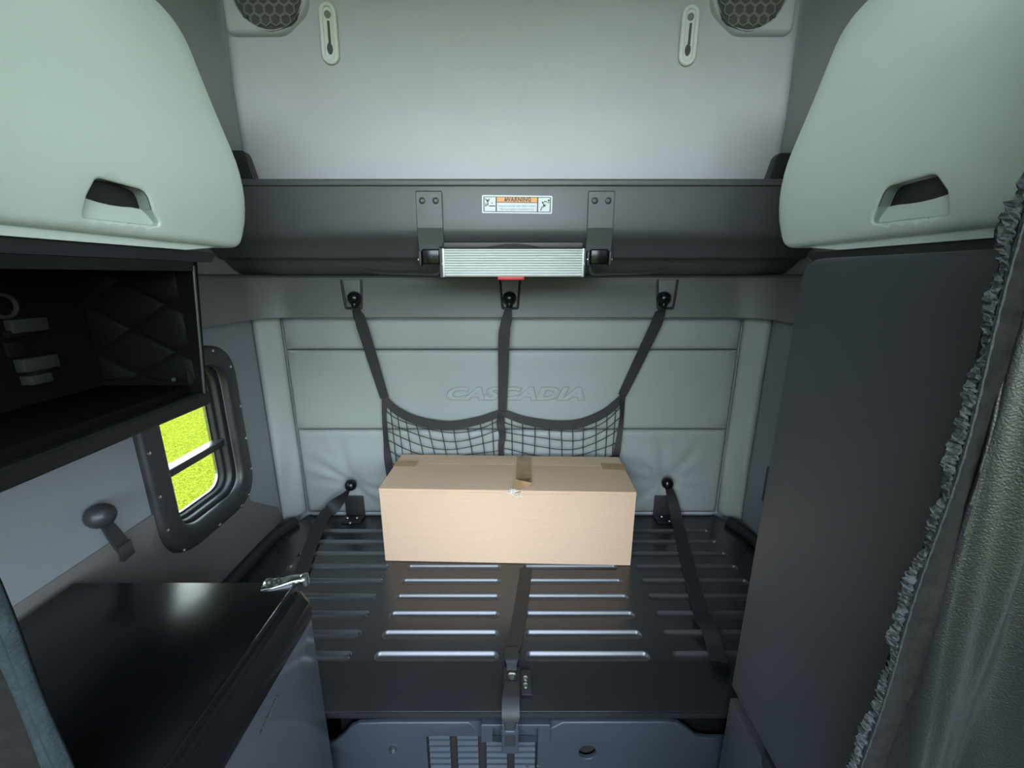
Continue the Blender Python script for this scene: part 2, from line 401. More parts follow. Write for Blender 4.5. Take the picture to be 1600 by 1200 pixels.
# stepped inner jamb
pillow('jamb', rrect(1.24, 1.588, 0.882, 1.438, 0.10, 8), lambda a, b_, h: Vector((-(WX + 0.008 - h), a, b_)), 'black_plastic', wroot, r=0.0, depth=0.05,
       holes=[rrect(1.262, 1.562, 0.906, 1.412, 0.08, 8)], hole_r=0.008, step=0.03)
pillow('seal', rrect(1.25, 1.578, 0.892, 1.428, 0.09, 8), lambda a, b_, h: Vector((-(WX + 0.03 - h), a, b_)), 'black_matte', wroot, r=0.0, depth=0.03,
       holes=[rrect(1.272, 1.548, 0.918, 1.40, 0.07, 8)], hole_r=0.006, step=0.03)
pillow('rim', rrect(1.262, 1.558, 0.908, 1.41, 0.08, 8), lambda a, b_, h: Vector((-(WX + 0.05 - h), a, b_)), 'dull_metal', wroot, r=0.0, depth=0.01,
       holes=[rrect(1.277, 1.543, 0.924, 1.394, 0.07, 8)], step=0.03)
G().box(-WX - 0.045, -WX - 0.012, 1.265, 1.558, 1.085, 1.112, 0.004).obj('rail', 'black_plastic', wroot)
G().box(-WX - 0.05, -WX - 0.008, 1.265, 1.558, 1.112, 1.116, 0.0015).obj('rail_strip', 'dull_metal', wroot)
G().box(-WX - 0.058, -WX - 0.054, 1.262, 1.558, 0.905, 1.092).obj('pane', 'glass', wroot, smooth=False)
G().box(-WX - 0.050, -WX - 0.046, 1.262, 1.558, 1.10, 1.412).obj('pane', 'glass', wroot, smooth=False)
for (a, b_) in [(1.183, 0.95), (1.183, 1.07), (1.183, 1.22), (1.225, 0.845), (1.40, 0.828), (1.535, 0.828), (1.585, 0.85), (1.628, 0.95), (1.628, 1.09), (1.628, 1.23), (1.61, 1.40), (1.53, 1.478), (1.3, 1.478)]:
    G().lathe((-(WX - 0.029), a, b_), (1, 0, 0), [(0.0062, 0), (0.0058, 0.002), (0.003, 0.0035), (0.0, 0.0036)], 10).obj('screw', 'chrome', wroot)

# ================================================================== QUILTED LOWER WALL
q = thing('padded_wall_panel', (0, BACK - 0.03, BED), 'grey quilted vinyl padding on the rear wall behind the cardboard box', 'wall padding')
QY = BACK - 0.012
KN = [(PY(548, 757, QY - 0.03).x, PY(548, 757, QY - 0.03).z), (PY(1043, 755, QY - 0.03).x, PY(1043, 755, QY - 0.03).z)]
def low_h(a, b_):
    z = 0.010
    for kx, kz in KN:
        dx, dz = a - kx, b_ - kz; d = math.hypot(dx, dz); an = math.atan2(dz, dx)
        z -= 0.022 * math.exp(-(d / 0.055) ** 2)
        z += 0.0050 * math.cos(9 * an + 1.3 * math.sin(2 * an)) * math.exp(-((d - 0.11) / 0.10) ** 2)
        z += 0.0022 * math.cos(15 * an + 2.0) * math.exp(-((d - 0.16) / 0.10) ** 2)
    return z
fr_back = lambda a, b_, h: Vector((a, QY - h, b_))
ztop, zm, zl = 1.60, PY(800, 547, QY - 0.01).z, PY(800, 672, QY - 0.01).z
pillow('upper_pad', rrect(-1.055, 1.055, zm + 0.001, ztop, 0.006), fr_back, 'quilt', q, r=0.022, depth=0.0, h=lambda a, b_: 0.010, step=0.07, rings=5)
pillow('middle_pad', rrect(-1.055, 1.055, zl + 0.001, zm - 0.001, 0.006), fr_back, 'quilt', q, r=0.022, depth=0.0, h=lambda a, b_: 0.010, step=0.06, rings=5)
pillow('lower_pad', rrect(-1.055, 1.055, BED + 0.002, zl - 0.001, 0.006), fr_back, 'quilt', q, r=0.024, depth=0.0, h=low_h, step=0.018, rings=4)
for sg in (-1, 1):
    A = Vector((sg * 1.057, QY, 0)); B = Vector((sg * (SX - 0.008), 1.835, 0)); d = (B - A); L = d.length; d.normalize()
    nn = Vector((-sg * d.y * sg, d.x, 0)); nn = Vector((d.y, -d.x, 0))
    if nn.y > 0: nn = -nn
    def bol_h(a, b_, L=L): return 0.016 + 0.006 * math.sin(9 * b_ + a * 60) * math.exp(-((b_ - 0.75) / 0.25) ** 2)
    pillow('corner_bolster', rrect(0.002, L, BED + 0.002, ztop, 0.006), lambda a, b_, h, A=A, d=d, nn=nn: A + d * a + nn * h + Vector((0, 0, b_)), 'quilt', q, r=0.024, depth=0.0, h=bol_h, step=0.03, rings=4)
text_mesh('embossed_lettering', 'CASCADIA', 0.082, 'quilt', q, facing_front(0.008, QY - 0.0105, PY(800, 615, QY).z), extrude=0.003, bevel=0.0048, shear=0.28, sxy=(1.60, 1.0), space=1.04, bold=0.001)
# side padding: left (with window cut-out) and right
ql = thing('side_wall_padding', (-SX + 0.02, 1.3, BED), 'blue-grey vinyl padding around the black framed side window', 'wall padding')
WH = rrect(1.180, 1.630, 0.830, 1.486, 0.14, 8)
def side_h(a, b_):
    z = 0.010 - 0.008 * math.exp(-((b_ - 1.43) / 0.008) ** 2) * (1 if a > 1.6 else 0)
    return z
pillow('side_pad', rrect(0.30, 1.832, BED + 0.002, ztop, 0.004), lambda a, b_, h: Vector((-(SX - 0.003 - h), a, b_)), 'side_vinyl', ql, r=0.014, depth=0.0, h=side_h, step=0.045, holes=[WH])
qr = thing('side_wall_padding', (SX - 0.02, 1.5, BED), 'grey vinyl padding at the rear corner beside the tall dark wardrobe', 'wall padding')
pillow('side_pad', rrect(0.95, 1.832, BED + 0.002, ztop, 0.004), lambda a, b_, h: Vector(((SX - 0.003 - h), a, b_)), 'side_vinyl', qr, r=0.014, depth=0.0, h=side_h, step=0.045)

# ================================================================== UPPER BUNK BEAM + VALANCE
beam = thing('upper_bunk_beam', (0, 1.75, 1.75), 'long black moulded beam across the rear wall above the quilted padding', 'shelf beam')
prof = [(1.93, 279.5), (1.602, 279.5), (1.594, 281.5), (1.592, 286), (1.594, 289.5), (1.603, 291), (1.605, 300), (1.603, 340), (1.600, 358), (1.603, 366), (1.612, 372), (1.628, 377),
        (1.650, 385), (1.672, 395), (1.682, 401), (1.690, 403.5), (1.712, 404), (1.722, 406), (1.74, 412), (1.77, 421), (1.80, 427), (1.84, 431), (1.93, 433)]
pp = []
for k, (Y, py) in enumerate(prof):
    pp.append((Y, PY(800, py, Y).z))
pp[0] = (1.93, pp[1][1] - 0.004); pp[-1] = (1.93, pp[-2][1])
n_ = len(pp); vs = [Vector((x, Y, z)) for x in (-SX + 0.012, SX - 0.012) for Y, z in pp]
fs = [(k, (k + 1) % n_, n_ + (k + 1) % n_, n_ + k) for k in range(n_)] + [tuple(range(n_)), tuple(range(2 * n_ - 1, n_ - 1, -1))]
mk('moulding', vs, fs, 'beam', beam, True, sharp=35)
val = thing('valance_trim', (0, 1.85, 1.56), 'dark grey plastic valance above the quilted wall holding three strap hooks', 'trim')
path = rounded([(-SX + 0.055, 1.12), (-SX + 0.055, 1.77), (-SX + 0.14, 1.852), (SX - 0.14, 1.852), (SX - 0.055, 1.77), (SX - 0.055, 0.93)], [0, 0.12, 0.12, 0.12, 0.12, 0], 8)
zb, zt = PY(800, 497, 1.85).z, PY(800, 430, 1.84).z
rows = [(0.05, zb), (0.004, zb), (0.0, zb + 0.004), (0.0, zt - 0.03), (-0.012, zt - 0.01), (-0.03, zt - 0.002), (0.05, zt + 0.004)]
vs = []; fs = []
for i, p in enumerate(path):
    t = (path[min(i + 1, len(path) - 1)] - path[max(i - 1, 0)]).normalized(); nrm = Vector((-t.y, t.x))
    for o_, z in rows: vs.append((p.x + nrm.x * o_, p.y + nrm.y * o_, z))
R_ = len(rows)
for i in range(len(path) - 1):
    for k in range(R_): fs.append((i * R_ + k, i * R_ + (k + 1) % R_, (i + 1) * R_ + (k + 1) % R_, (i + 1) * R_ + k))
fs += [tuple(range(R_)), tuple(range((len(path) - 1) * R_ + R_ - 1, (len(path) - 1) * R_ - 1, -1))]
mk('moulding', vs, fs, 'valance', val, True, sharp=35)
# hook pockets on the valance
VY = 1.852
for px in (552, 797, 1040):
    c = PY(px, 462, VY); w = 0.043; zt_, zb_ = PY(px, 437, VY).z, PY(px, 481, VY).z
    g = G(); pts = [Vector((c.x - w, VY - 0.006, zt_)), Vector((c.x - w * 0.8, VY - 0.010, zb_ + 0.012)), Vector((c.x - w * 0.55, VY - 0.011, zb_)), Vector((c.x + w * 0.55, VY - 0.011, zb_)), Vector((c.x + w * 0.8, VY - 0.010, zb_ + 0.012)), Vector((c.x + w, VY - 0.006, zt_))]
    g.tube(smooth_path(pts, 4), 0.005, 6); g.obj('hook_surround', 'black_matte', val)
    out = rounded([(c.x - w * 0.95, zt_), (c.x + w * 0.95, zt_), (c.x + w * 0.62, zb_ + 0.003), (c.x - w * 0.62, zb_ + 0.003)], 0.01, 3)
    pillow('hook_plate', out, lambda a, b_, h: Vector((a, VY - 0.004 - h, b_)), 'valance', val, r=0.002, depth=0.003, step=0.05)

# stub brackets behind the beam ends
for (pa, pb, side) in (((366, 234), (401, 281), 'left'), ((1203, 238), (1236, 282), 'right')):
    Y = 1.78; a, b_ = PY(*pa, Y), PY(*pb, Y)
    x0, x1 = a.x, b_.x; z0, z1 = pp[1][1] - 0.004, a.z
    s_ = thing('bunk_end_bracket', ((x0 + x1) / 2, Y, z0), 'black upright bracket on the beam beside the %s overhead cabinet' % side, 'bracket', 'beam end brackets')
    if side == 'left': ol = rounded([(x0 - 0.05, z0), (x1 + 0.004, z0), (x1 - 0.03, z1), (x0 - 0.05, z1)], [0, 0, 0.03, 0.01], 5)
    else: ol = rounded([(x0 - 0.004, z0), (x1 + 0.05, z0), (x1 + 0.05, z1), (x0 + 0.03, z1)], [0, 0, 0.01, 0.03], 5)
    pillow('upright', ol, lambda a, b_, h: Vector((a, Y - h, b_)), 'black_plastic', s_, r=0.006, depth=0.03, step=0.03)
    xr = x1 - 0.012 if side == 'left' else x0 + 0.012
    k = -1 if side == 'left' else 1
    G().tube([(xr, Y - 0.001, z0 + 0.003), (xr + k * 0.012, Y - 0.001, z0 + 0.06), (xr + k * 0.03, Y - 0.001, z1 - 0.01)], 0.0022, 5).obj('edge_rib', 'cubby_metal', s_)

# warning label
BF = lambda py: PY(800, py, 1.604).z
lab = thing('warning_label', (PY(808, 320, 1.604).x, 1.602, BF(334)), 'white and orange warning sticker on the black beam', 'sticker')
x0, x1 = PY(753, 320, 1.6).x, PY(863, 320, 1.6).x; z0, z1 = BF(334), BF(305.5)
Wd, Hd = x1 - x0, z1 - z0; cx, cz = (x0 + x1) / 2, (z0 + z1) / 2
tl = math.radians(-0.6)
def LP(a, b_, d=0.0):
    """label coords 0..1 -> world"""
    u, v = (a - 0.5) * Wd, (b_ - 0.5) * Hd
    return Vector((cx + u * math.cos(tl) - v * math.sin(tl), 1.6005 - d, cz + u * math.sin(tl) + v * math.cos(tl)))
def patch(name, a0, a1, b0, b1, m, d, r=0.0):
    ol = rounded([(a0 * Wd, b0 * Hd), (a1 * Wd, b0 * Hd), (a1 * Wd, b1 * Hd), (a0 * Wd, b1 * Hd)], r, 4)
    n = len(ol); v = [LP(p.x / Wd, p.y / Hd, d) for p in ol] + [LP(p.x / Wd, p.y / Hd, d - 0.0006) for p in ol]
    return mk(name, v, [tuple(range(n))] + [(k, (k + 1) % n, n + (k + 1) % n, n + k) for k in range(n)], m, lab)
patch('backing', 0, 1, 0, 1, 'label_white', 0.0006, 0.005)
patch('border', 0.022, 0.978, 0.085, 0.915, 'print_black', 0.0010, 0.003)
patch('pictogram_panel', 0.036, 0.195, 0.12, 0.88, 'label_white', 0.0014)
patch('pictogram_panel', 0.800, 0.964, 0.12, 0.88, 'label_white', 0.0014)
patch('heading_band', 0.212, 0.783, 0.63, 0.88, 'label_orange', 0.0014)
patch('text_panel', 0.212, 0.783, 0.12, 0.59, 'label_white', 0.0014)
p = LP(0.515, 0.755, 0.0016)
text_mesh('heading_text', 'WARNING', 0.0185, 'print_black', lab, facing_front(p.x, p.y, p.z), extrude=0.0002, sxy=(0.98, 1), space=1.08, bold=0.0006)
tri = [LP(0.315, 0.67, 0.0017), LP(0.345, 0.67, 0.0017), LP(0.330, 0.84, 0.0017)]
mk('warning_triangle', tri, [(0, 1, 2)], 'print_black', lab)
for zz, body in ((0.42, 'Keep up and loaded when vehicle in motion'), (0.24, 'Make sure restraint is fastened and used')):
    p = LP(0.4975, zz, 0.0016)
    text_mesh('small_print', body, 0.0095, 'print_grey', lab, facing_front(p.x, p.y, p.z), extrude=0.0002, sxy=(0.78, 1))
def stick(name, segs, dot, m='print_black', w=0.0016):
    g = G()
    for pts in segs: g.tube([LP(a, b_, 0.0016) for a, b_ in pts], w, 5)
    for (a, b_, r) in dot: g.lathe(LP(a, b_, 0.0014), (0, -1, 0), [(r, 0), (r, 0.0006)], 10)
    g.obj(name, m, lab)
stick('falling_figure', [[(0.05, 0.80), (0.082, 0.62), (0.11, 0.80)], [(0.082, 0.64), (0.09, 0.48), (0.055, 0.55), (0.05, 0.38)], [(0.09, 0.48), (0.05, 0.40)], [(0.10, 0.40), (0.19, 0.40)]], [(0.083, 0.70, 0.0028), (0.145, 0.56, 0.0020)])
stick('seated_figure', [[(0.865, 0.60), (0.89, 0.42), (0.85, 0.35), (0.835, 0.18)], [(0.865, 0.45), (0.91, 0.50), (0.89, 0.40)], [(0.88, 0.68), (0.925, 0.66)], [(0.93, 0.62), (0.955, 0.62)]], [(0.862, 0.62, 0.003), (0.947, 0.74, 0.0036)])

# ------------------------------------------------------------------ ladder step + hinges
TY = 1.570
lad = thing('folding_step', (PY(803, 430, TY).x, 1.62, PY(803, 433, TY).z), 'white ribbed aluminium step folded up between two black hinges under the beam', 'step')
x0, x1 = PY(693, 410, TY).x, PY(911, 410, TY).x; zt_, zb_ = PY(800, 389, TY).z, PY(800, 432, TY).z
NR = 11; g = G(); pr = []
for k in range(NR):
    za = zt_ + (zb_ - zt_) * k / NR; zc = zt_ + (zb_ - zt_) * (k + 0.68) / NR; zd = zt_ + (zb_ - zt_) * (k + 1) / NR
    pr += [(TY, za), (TY - 0.001, (za + zc) / 2), (TY, zc), (TY + 0.007, zc - 0.0003), (TY + 0.007, zd)]
pr += [(TY + 0.035, zb_), (TY + 0.035, zt_)]
g.extrude([Vector((0, a, b_)) for a, b_ in pr], (x0 + 0.004, 0, 0), (x1 - 0.004, 0, 0)); g.obj('ribbed_tread', 'aluminium', lad, smooth=False)
for xx in (x0, x1):
    G().box(xx - 0.004, xx + 0.004, TY - 0.003, TY + 0.03, zb_ - 0.002, zt_ + 0.002, 0.002).obj('end_plate', 'aluminium', lad)
    kx = -1 if xx == x0 else 1
    G().box(xx + kx * 0.004, xx + kx * 0.008, TY + 0.005, TY + 0.012, zb_ - 0.004, zt_ + 0.004, 0.006).obj('end_cap', 'black_plastic', lad)
    G().lathe((xx + kx * 0.004, TY + 0.010, (zb_ + zt_) / 2 - 0.004), (kx, 0, 0), [(0.008, 0), (0.008, 0.002), (0.005, 0.003)], 12).obj('pivot_bolt', 'grommet', lad)
ol = rounded([(x0 - 0.002, zt_ + 0.002), (x1 + 0.002, zt_ + 0.002), (x1 + 0.004, zt_ + 0.026), (x0 - 0.004, zt_ + 0.026)], 0.008, 4)
pillow('housing', ol, lambda a, b_, h: Vector((a, TY + 0.012 - h, b_)), 'black_plastic', lad, r=0.005, depth=0.025, step=0.04)
n = 16; arc = [(x0 + (x1 - x0) * (0.28 + 0.44 * k / n), zt_ + 0.003 + 0.016 * math.sin(math.pi * k / n)) for k in range(n + 1)]
pillow('housing_arch', arc, lambda a, b_, h: Vector((a, TY + 0.009 - h, b_)), 'black_matte', lad, r=0.002, depth=0.003, step=0.03)
xa, xb = PY(778, 434, TY).x, PY(819, 434, TY).x
G().box(xa, xb, TY - 0.006, TY + 0.03, PY(800, 437.5, TY).z, zb_ - 0.0005, 0.002).obj('release_tab', 'red_plastic', lad, label='small red release tab')
for side, px, kx in (('left', 670, -1), ('right', 940, 1)):
    w = 0.047; c = PY(px, 300, 1.60).x; c2 = PY(px + (1 if kx < 0 else -1), 400, 1.56).x
    hg = thing('step_hinge', (c, 1.59, PY(px, 415, 1.57).z), 'black hinge bracket with two screws to the %s of the white step' % side, 'hinge', 'step hinges')
    sec = [(1.598, 297.5, c), (1.594, 299, c), (1.590, 352, c), (1.590, 356, c), (1.597, 366, c2), (1.607, 382, c2), (1.614, 398, c2)]
    v = []; f = []
    for k, (Y, py, xc) in enumerate(sec):
        z = PY(800, py, Y).z; ww = w * (0.93 if k == 0 else 1)
        v += [(xc - ww, Y, z), (xc + ww, Y, z), (xc + ww, Y + 0.012, z - 0.001), (xc - ww, Y + 0.012, z - 0.001)]
    for k in range(len(sec) - 1):
        for j in range(4): f.append((k * 4 + j, k * 4 + (j + 1) % 4, k * 4 + 4 + (j + 1) % 4, k * 4 + 4 + j))
    f += [(0, 1, 2, 3), tuple(4 * (len(sec) - 1) + j for j in range(4))]
    o = mk('hinge_plate', v, f, 'beam', hg, False)
    bv = o.modifiers.new('bevel', 'BEVEL'); bv.width = 0.003; bv.segments = 2; bv.limit_method = 'ANGLE'
    for dx in (-0.024, 0.024):
        z = PY(800, 313.5, 1.592).z
        sc = G().lathe((c + dx, 1.593, z), (0, -1, 0), [(0.0115, 0), (0.0115, 0.001), (0.0095, 0.004), (0.006, 0.005), (0.005, 0.003), (0.0, 0.003)], 14).obj('screw', 'cubby_metal', hg)
    zk = PY(800, 406, 1.59).z
    G().box(c2 - 0.033, c2 + 0.033, 1.585, 1.612, PY(800, 413, 1.59).z, PY(800, 389, 1.59).z, 0.006, 3).obj('knuckle', 'fridge_trim', hg)
    for dx in (-1, 1):
        G().box(c2 + dx * 0.040 - 0.005, c2 + dx * 0.040 + 0.005, 1.583, 1.614, PY(800, 416, 1.59).z, PY(800, 392, 1.59).z, 0.003).obj('hinge_ear', 'black_plastic', hg)
        G().lathe((c2 + dx * 0.043, 1.586, zk), (dx, 0, 0), [(0.009, 0), (0.009, 0.003), (0.005, 0.005)], 12).obj('pin_end', 'chrome', hg)
    # stowed wire arm running outwards along the underside
    e = [(c2 + kx * -0.03, 1.606, PY(800, 416, 1.6).z), (c2 + kx * -0.026, 1.604, PY(800, 424, 1.6).z), (c2 + kx * -0.01, 1.60, PY(800, 429, 1.6).z), (c2 + kx * 0.06, 1.60, PY(800, 428, 1.6).z), (c2 + kx * 0.17, 1.60, PY(800, 427, 1.6).z), (c2 + kx * 0.25, 1.60, PY(800, 423, 1.6).z)]
    G().tube(smooth_path(e, 5), 0.009, 8).obj('support_arm', 'black_matte', hg)

# ================================================================== UPPER REAR WALL FITTINGS
LY = BACK - 0.012
for side, pa, pb in (('left', (512, 20), (517, 86)), ('right', (1079, 24), (1073, 88))):
    A, B = PY(*pa, LY), PY(*pb, LY); d = Vector((B.x - A.x, B.z - A.z)); L = d.length; d.normalize(); nrm = Vector((-d.y, d.x)); w = 0.034
    r_ = thing('strap_anchor', (B.x, LY, B.z - w), 'pale oblong strap anchor on the upper rear wall near the %s speaker' % side, 'wall anchor', 'strap anchors')
    def slot(w_, e, L=L): 
        out = []
        for k in range(13):
            t = math.pi * k / 12; out.append((e * 0 - w_ * math.sin(t) + e, w_ * math.cos(t)))
        for k in range(13):
            t = math.pi * k / 12; out.append((L - e + w_ * math.sin(t), -w_ * math.cos(t)))
        return out
    fA = lambda a, b_, h, A=A, d=d, nrm=nrm: Vector((A.x + d.x * a + nrm.x * b_, LY - 0.001 - h, A.z + d.y * a + nrm.y * b_))
    pillow('plate', slot(w, 0.0), fA, 'white_plastic', r_, r=0.006, depth=0.002, h=lambda a, b_: 0.010, step=0.02, holes=[slot(w * 0.52, 0.0)], hole_r=0.004)
    pillow('recess', slot(w * 0.58, 0.0), fA, 'white_plastic', r_, r=0.0, depth=0.001, h=lambda a, b_: 0.002, step=0.05)
    def on(a, b_, h): return fA(a, b_, h)
    G().tube([on(L * 0.22, 0.002, 0.006), on(L * 0.72, 0.002, 0.006)], 0.0045, 8).obj('bar', 'speaker_dark', r_)
    G().lathe(on(L * 0.05, 0, 0.002), (0, -1, 0), [(0.013, 0), (0.012, 0.005), (0.004, 0.007)], 12).obj('slot_end', 'speaker_grey', r_)
    ol = [(L * 0.86 + 0.020 * math.cos(t) , 0.011 * math.sin(t)) for t in [2 * math.pi * k / 12 for k in range(12)]]
    pillow('key_hole', ol, fA, 'speaker_dark', r_, r=0.001, depth=0.001, h=lambda a, b_: 0.006, step=0.05)

for side, sg in (('left', -1), ('right', 1)):
    mir = lambda px: px if sg < 0 else 1600 - px + (-8)
    YY = BACK - 0.04
    c = PY(mir(415), -12, YY); P4 = [PY(mir(347), 22, YY), PY(mir(351), 50, YY), PY(mir(440), 50, YY), PY(mir(478), 10, YY)]
    ol = [(P4[0].x, P4[0].z), (P4[1].x, P4[1].z), (P4[2].x, P4[2].z), (P4[3].x, P4[3].z), (P4[3].x + sg * -0.0, P4[3].z + 0.22), (P4[0].x, P4[3].z + 0.22)]
    ol = rounded(ol, [0.02, 0.03, 0.09, 0.09, 0.05, 0.03], 8)
    sp = thing('wall_speaker', (c.x, YY, P4[1].z), 'grey speaker with honeycomb grille high in the %s rear corner' % side, 'speaker', 'rear corner speakers')
    RG = 0.135; gc = (c.x, c.z + 0.02)
    hole = [(gc[0] + RG * math.cos(2 * math.pi * k / 40), gc[1] + RG * math.sin(2 * math.pi * k / 40)) for k in range(40)]
    fS = lambda a, b_, h: Vector((a, YY - h, b_))
    pillow('housing', ol, fS, 'speaker_grey' if 0 else 'liner', sp, r=0.02, depth=0.06, step=0.03, holes=[hole], hole_r=0.008)
    pillow('grille_back', [(gc[0] + (x - gc[0]) * 1.05, gc[1] + (y - gc[1]) * 1.05) for x, y in hole], fS, 'speaker_dark', sp, r=0, depth=0.002, h=lambda a, b_: -0.016, step=0.1)
    g = G(); hs = 0.0225
    for i in range(-8, 9):
        for j in range(-8, 9):
            hx = gc[0] + hs * math.sqrt(3) * (i + 0.5 * (j % 2)); hz = gc[1] + hs * 1.5 * j
            if math.hypot(hx - gc[0], hz - gc[1]) > RG - 0.008: continue
            ring = []; 
            for rr, dy in ((hs * 1.02, -0.010), (hs * 0.80, -0.010), (hs * 0.72, -0.015)):
                ring.append([fS(hx + rr * math.cos(math.pi / 6 + math.pi / 3 * k), hz + rr * math.sin(math.pi / 6 + math.pi / 3 * k), dy) for k in range(6)])
            g.add(ring[0] + ring[1] + ring[2], [(a * 6 + k, a * 6 + (k + 1) % 6, a * 6 + 6 + (k + 1) % 6, a * 6 + 6 + k) for a in (0, 1) for k in range(6)])
    g.obj('honeycomb_grille', 'speaker_grey', sp, smooth=False)
    s_ = PY(mir(382), 25, YY)
    G().lathe(s_, (0, -1, 0), [(0.007, 0), (0.006, 0.002), (0.0, 0.0022)], 10).obj('screw', 'speaker_dark', sp)

# ================================================================== OVERHEAD CABINETS
XP = [(1.76, 0.812), (1.83, 0.802), (1.87, 0.786), (1.92, 0.772), (1.98, 0.766), (2.05, 0.772), (2.22, 0.822), (2.38, 0.864), (2.46, 0.892), (2.60, 0.95)]
def xprof(z):
    for (a, xa), (b_, xb) in zip(XP, XP[1:]):
        if z <= b_:
            t = max(0, (z - a) / (b_ - a)); t = t
            return xa + (xb - xa) * t
    return XP[-1][1]
def xs(z): return sum(xprof(z + d) for d in (-0.03, -0.015, 0, 0.015, 0.03)) / 5
for side, sg, ql_ in (('left', -1, dict(op=[(142, 306), (150, 277), (229, 298), (244, 327)], sc=[(131, 349), (254, 361)], bottom=(380, 386), top=(290, 45))),
                      ('right', 1, dict(op=[(1365, 323), (1384, 292), (1462, 271), (1475, 299)], sc=[(1360, 357), (1482, 345)], bottom=(1224, 381), top=(1302, 60)))):
    c = thing('overhead_cabinet', (sg * 0.95, 0.85, 1.80), 'pale grey-green overhead cabinet with recessed black latch on the %s side' % side, 'cabinet', 'overhead cabinets')
    b0 = PX(*ql_['bottom'], sg * 0.80); t0 = PX(*ql_['top'], sg * 0.866)
    YE = 1.30
    fC = lambda a, b_, h, sg=sg: Vector((sg * (0.80 - h), a, b_))
    hC = lambda a, b_: 0.80 - xs(b_)
    ol = rounded([(0.12, 1.832), (YE, 1.826), (YE + 0.004, 1.90), (YE, 2.415), (0.12, 2.415)], [0, 0.045, 0.04, 0.10, 0], 8)
    opq = [PX(*p, sg * 0.775) for p in ql_['op']]; scq = [PX(*p, sg * 0.795) + Vector((0, 0, 0.010)) for p in ql_['sc']]
    near = [opq[0], opq[1]] ; far = [opq[2], opq[3]]
    if sg < 0: A0, A1, B1, B0 = opq[0], opq[1], opq[2], opq[3]; S0, S1 = scq
    else: A0, A1, B1, B0 = opq[3], opq[2], opq[1], opq[0]; S0, S1 = scq[1], scq[0]
    hole = rounded([(S0.y, S0.z), (S1.y, S1.z), (B0.y, B0.z), (B1.y, B1.z), (A1.y, A1.z), (A0.y, A0.z)], [0.006, 0.018, 0.01, 0.03, 0.02, 0.01], 5)
    pillow('door', ol, fC, 'cabinet', c, r=0.018, depth=0.335, h=hC, step=0.03, holes=[hole], hole_r=0.006)
    # scoop and latch inside the recess
    def bil(p, q, r__, s__, nu, nv, f): 
        v = []; fa = []
        for i in range(nu + 1):
            for j in range(nv + 1):
                u, w_ = i / nu, j / nv; a = p.lerp(q, u); b_ = s__.lerp(r__, u); m_ = a.lerp(b_, w_); v.append(f(m_.x, m_.y, u, w_))
        for i in range(nu):
            for j in range(nv): k = i * (nv + 1) + j; fa.append((k, k + 1, k + nv + 2, k + nv + 1))
        return v, fa
    V2 = lambda p: Vector((p.y, p.z))
    e = 0.006
    v, fa = bil(V2(S0) + Vector((-e, -e)), V2(S1) + Vector((e, -e)), V2(B0) + Vector((e, 0.0)), V2(A0) + Vector((-e, 0.0)), 8, 8,
                lambda a, b_, u, w_: fC(a, b_, hC(a, b_) - 0.014 - 0.014 * w_ ** 1.5, sg))
    mk('latch_scoop', v, fa, 'cabinet', c, True)
    v, fa = bil(V2(A0) + Vector((-e, -e)), V2(B0) + Vector((e, -e)), V2(B1) + Vector((e, e)), V2(A1) + Vector((-e, e)), 6, 4,
                lambda a, b_, u, w_: fC(a, b_, hC(a, b_) - 0.030 + 0.004 * math.sin(math.pi * u), sg))
    mk('latch', v, fa, 'black_plastic', c, True, label='black plastic latch plate')
    # pocket rim walls
    HR = [Vector(p) for p in hole]; nH = len(HR)
    v = [fC(p.x, p.y, hC(p.x, p.y) - 0.004, sg) for p in HR] + [fC(p.x, p.y, hC(p.x, p.y) - 0.04, sg) for p in HR]
    fl, fu = [], []
    for k in range(nH):
        m_ = (HR[k] + HR[(k + 1) % nH]) / 2; tt = (m_.x - A0.y) / (B0.y - A0.y)
        (fu if m_.y > A0.z + (B0.z - A0.z) * tt - 0.001 else fl).append((k, (k + 1) % nH, nH + (k + 1) % nH, nH + k))
    def sub(name, ff, m):
        ids = sorted({i for q_ in ff for i in q_}); mp_ = {i: n for n, i in enumerate(ids)}
        mk(name, [v[i] for i in ids], [tuple(mp_[i] for i in q_) for q_ in ff], m, c, True)
    sub('recess_rim', fl, 'cabinet'); sub('latch_cup', fu, 'black_matte')
    # lip under the door and black base trim
    olp = rounded([(0.12, 1.812), (YE - 0.20, 1.812), (YE - 0.05, 1.829), (0.12, 1.829)], [0, 0.006, 0.004, 0], 3)
    pillow('bottom_lip', olp, lambda a, b_, h, sg=sg: Vector((sg * (0.822 - h), a, b_)), 'cabinet', c, r=0, depth=0.31, step=0.3, smooth=False)
    olb = [(0.12, 1.785), (YE - 0.10, 1.785), (YE - 0.07, 1.811), (0.12, 1.811)]
    pillow('base_trim', olb, lambda a, b_, h, sg=sg: Vector((sg * (0.832 - h), a, b_)), 'black_plastic', c, r=0, depth=0.30, step=0.3, smooth=False)

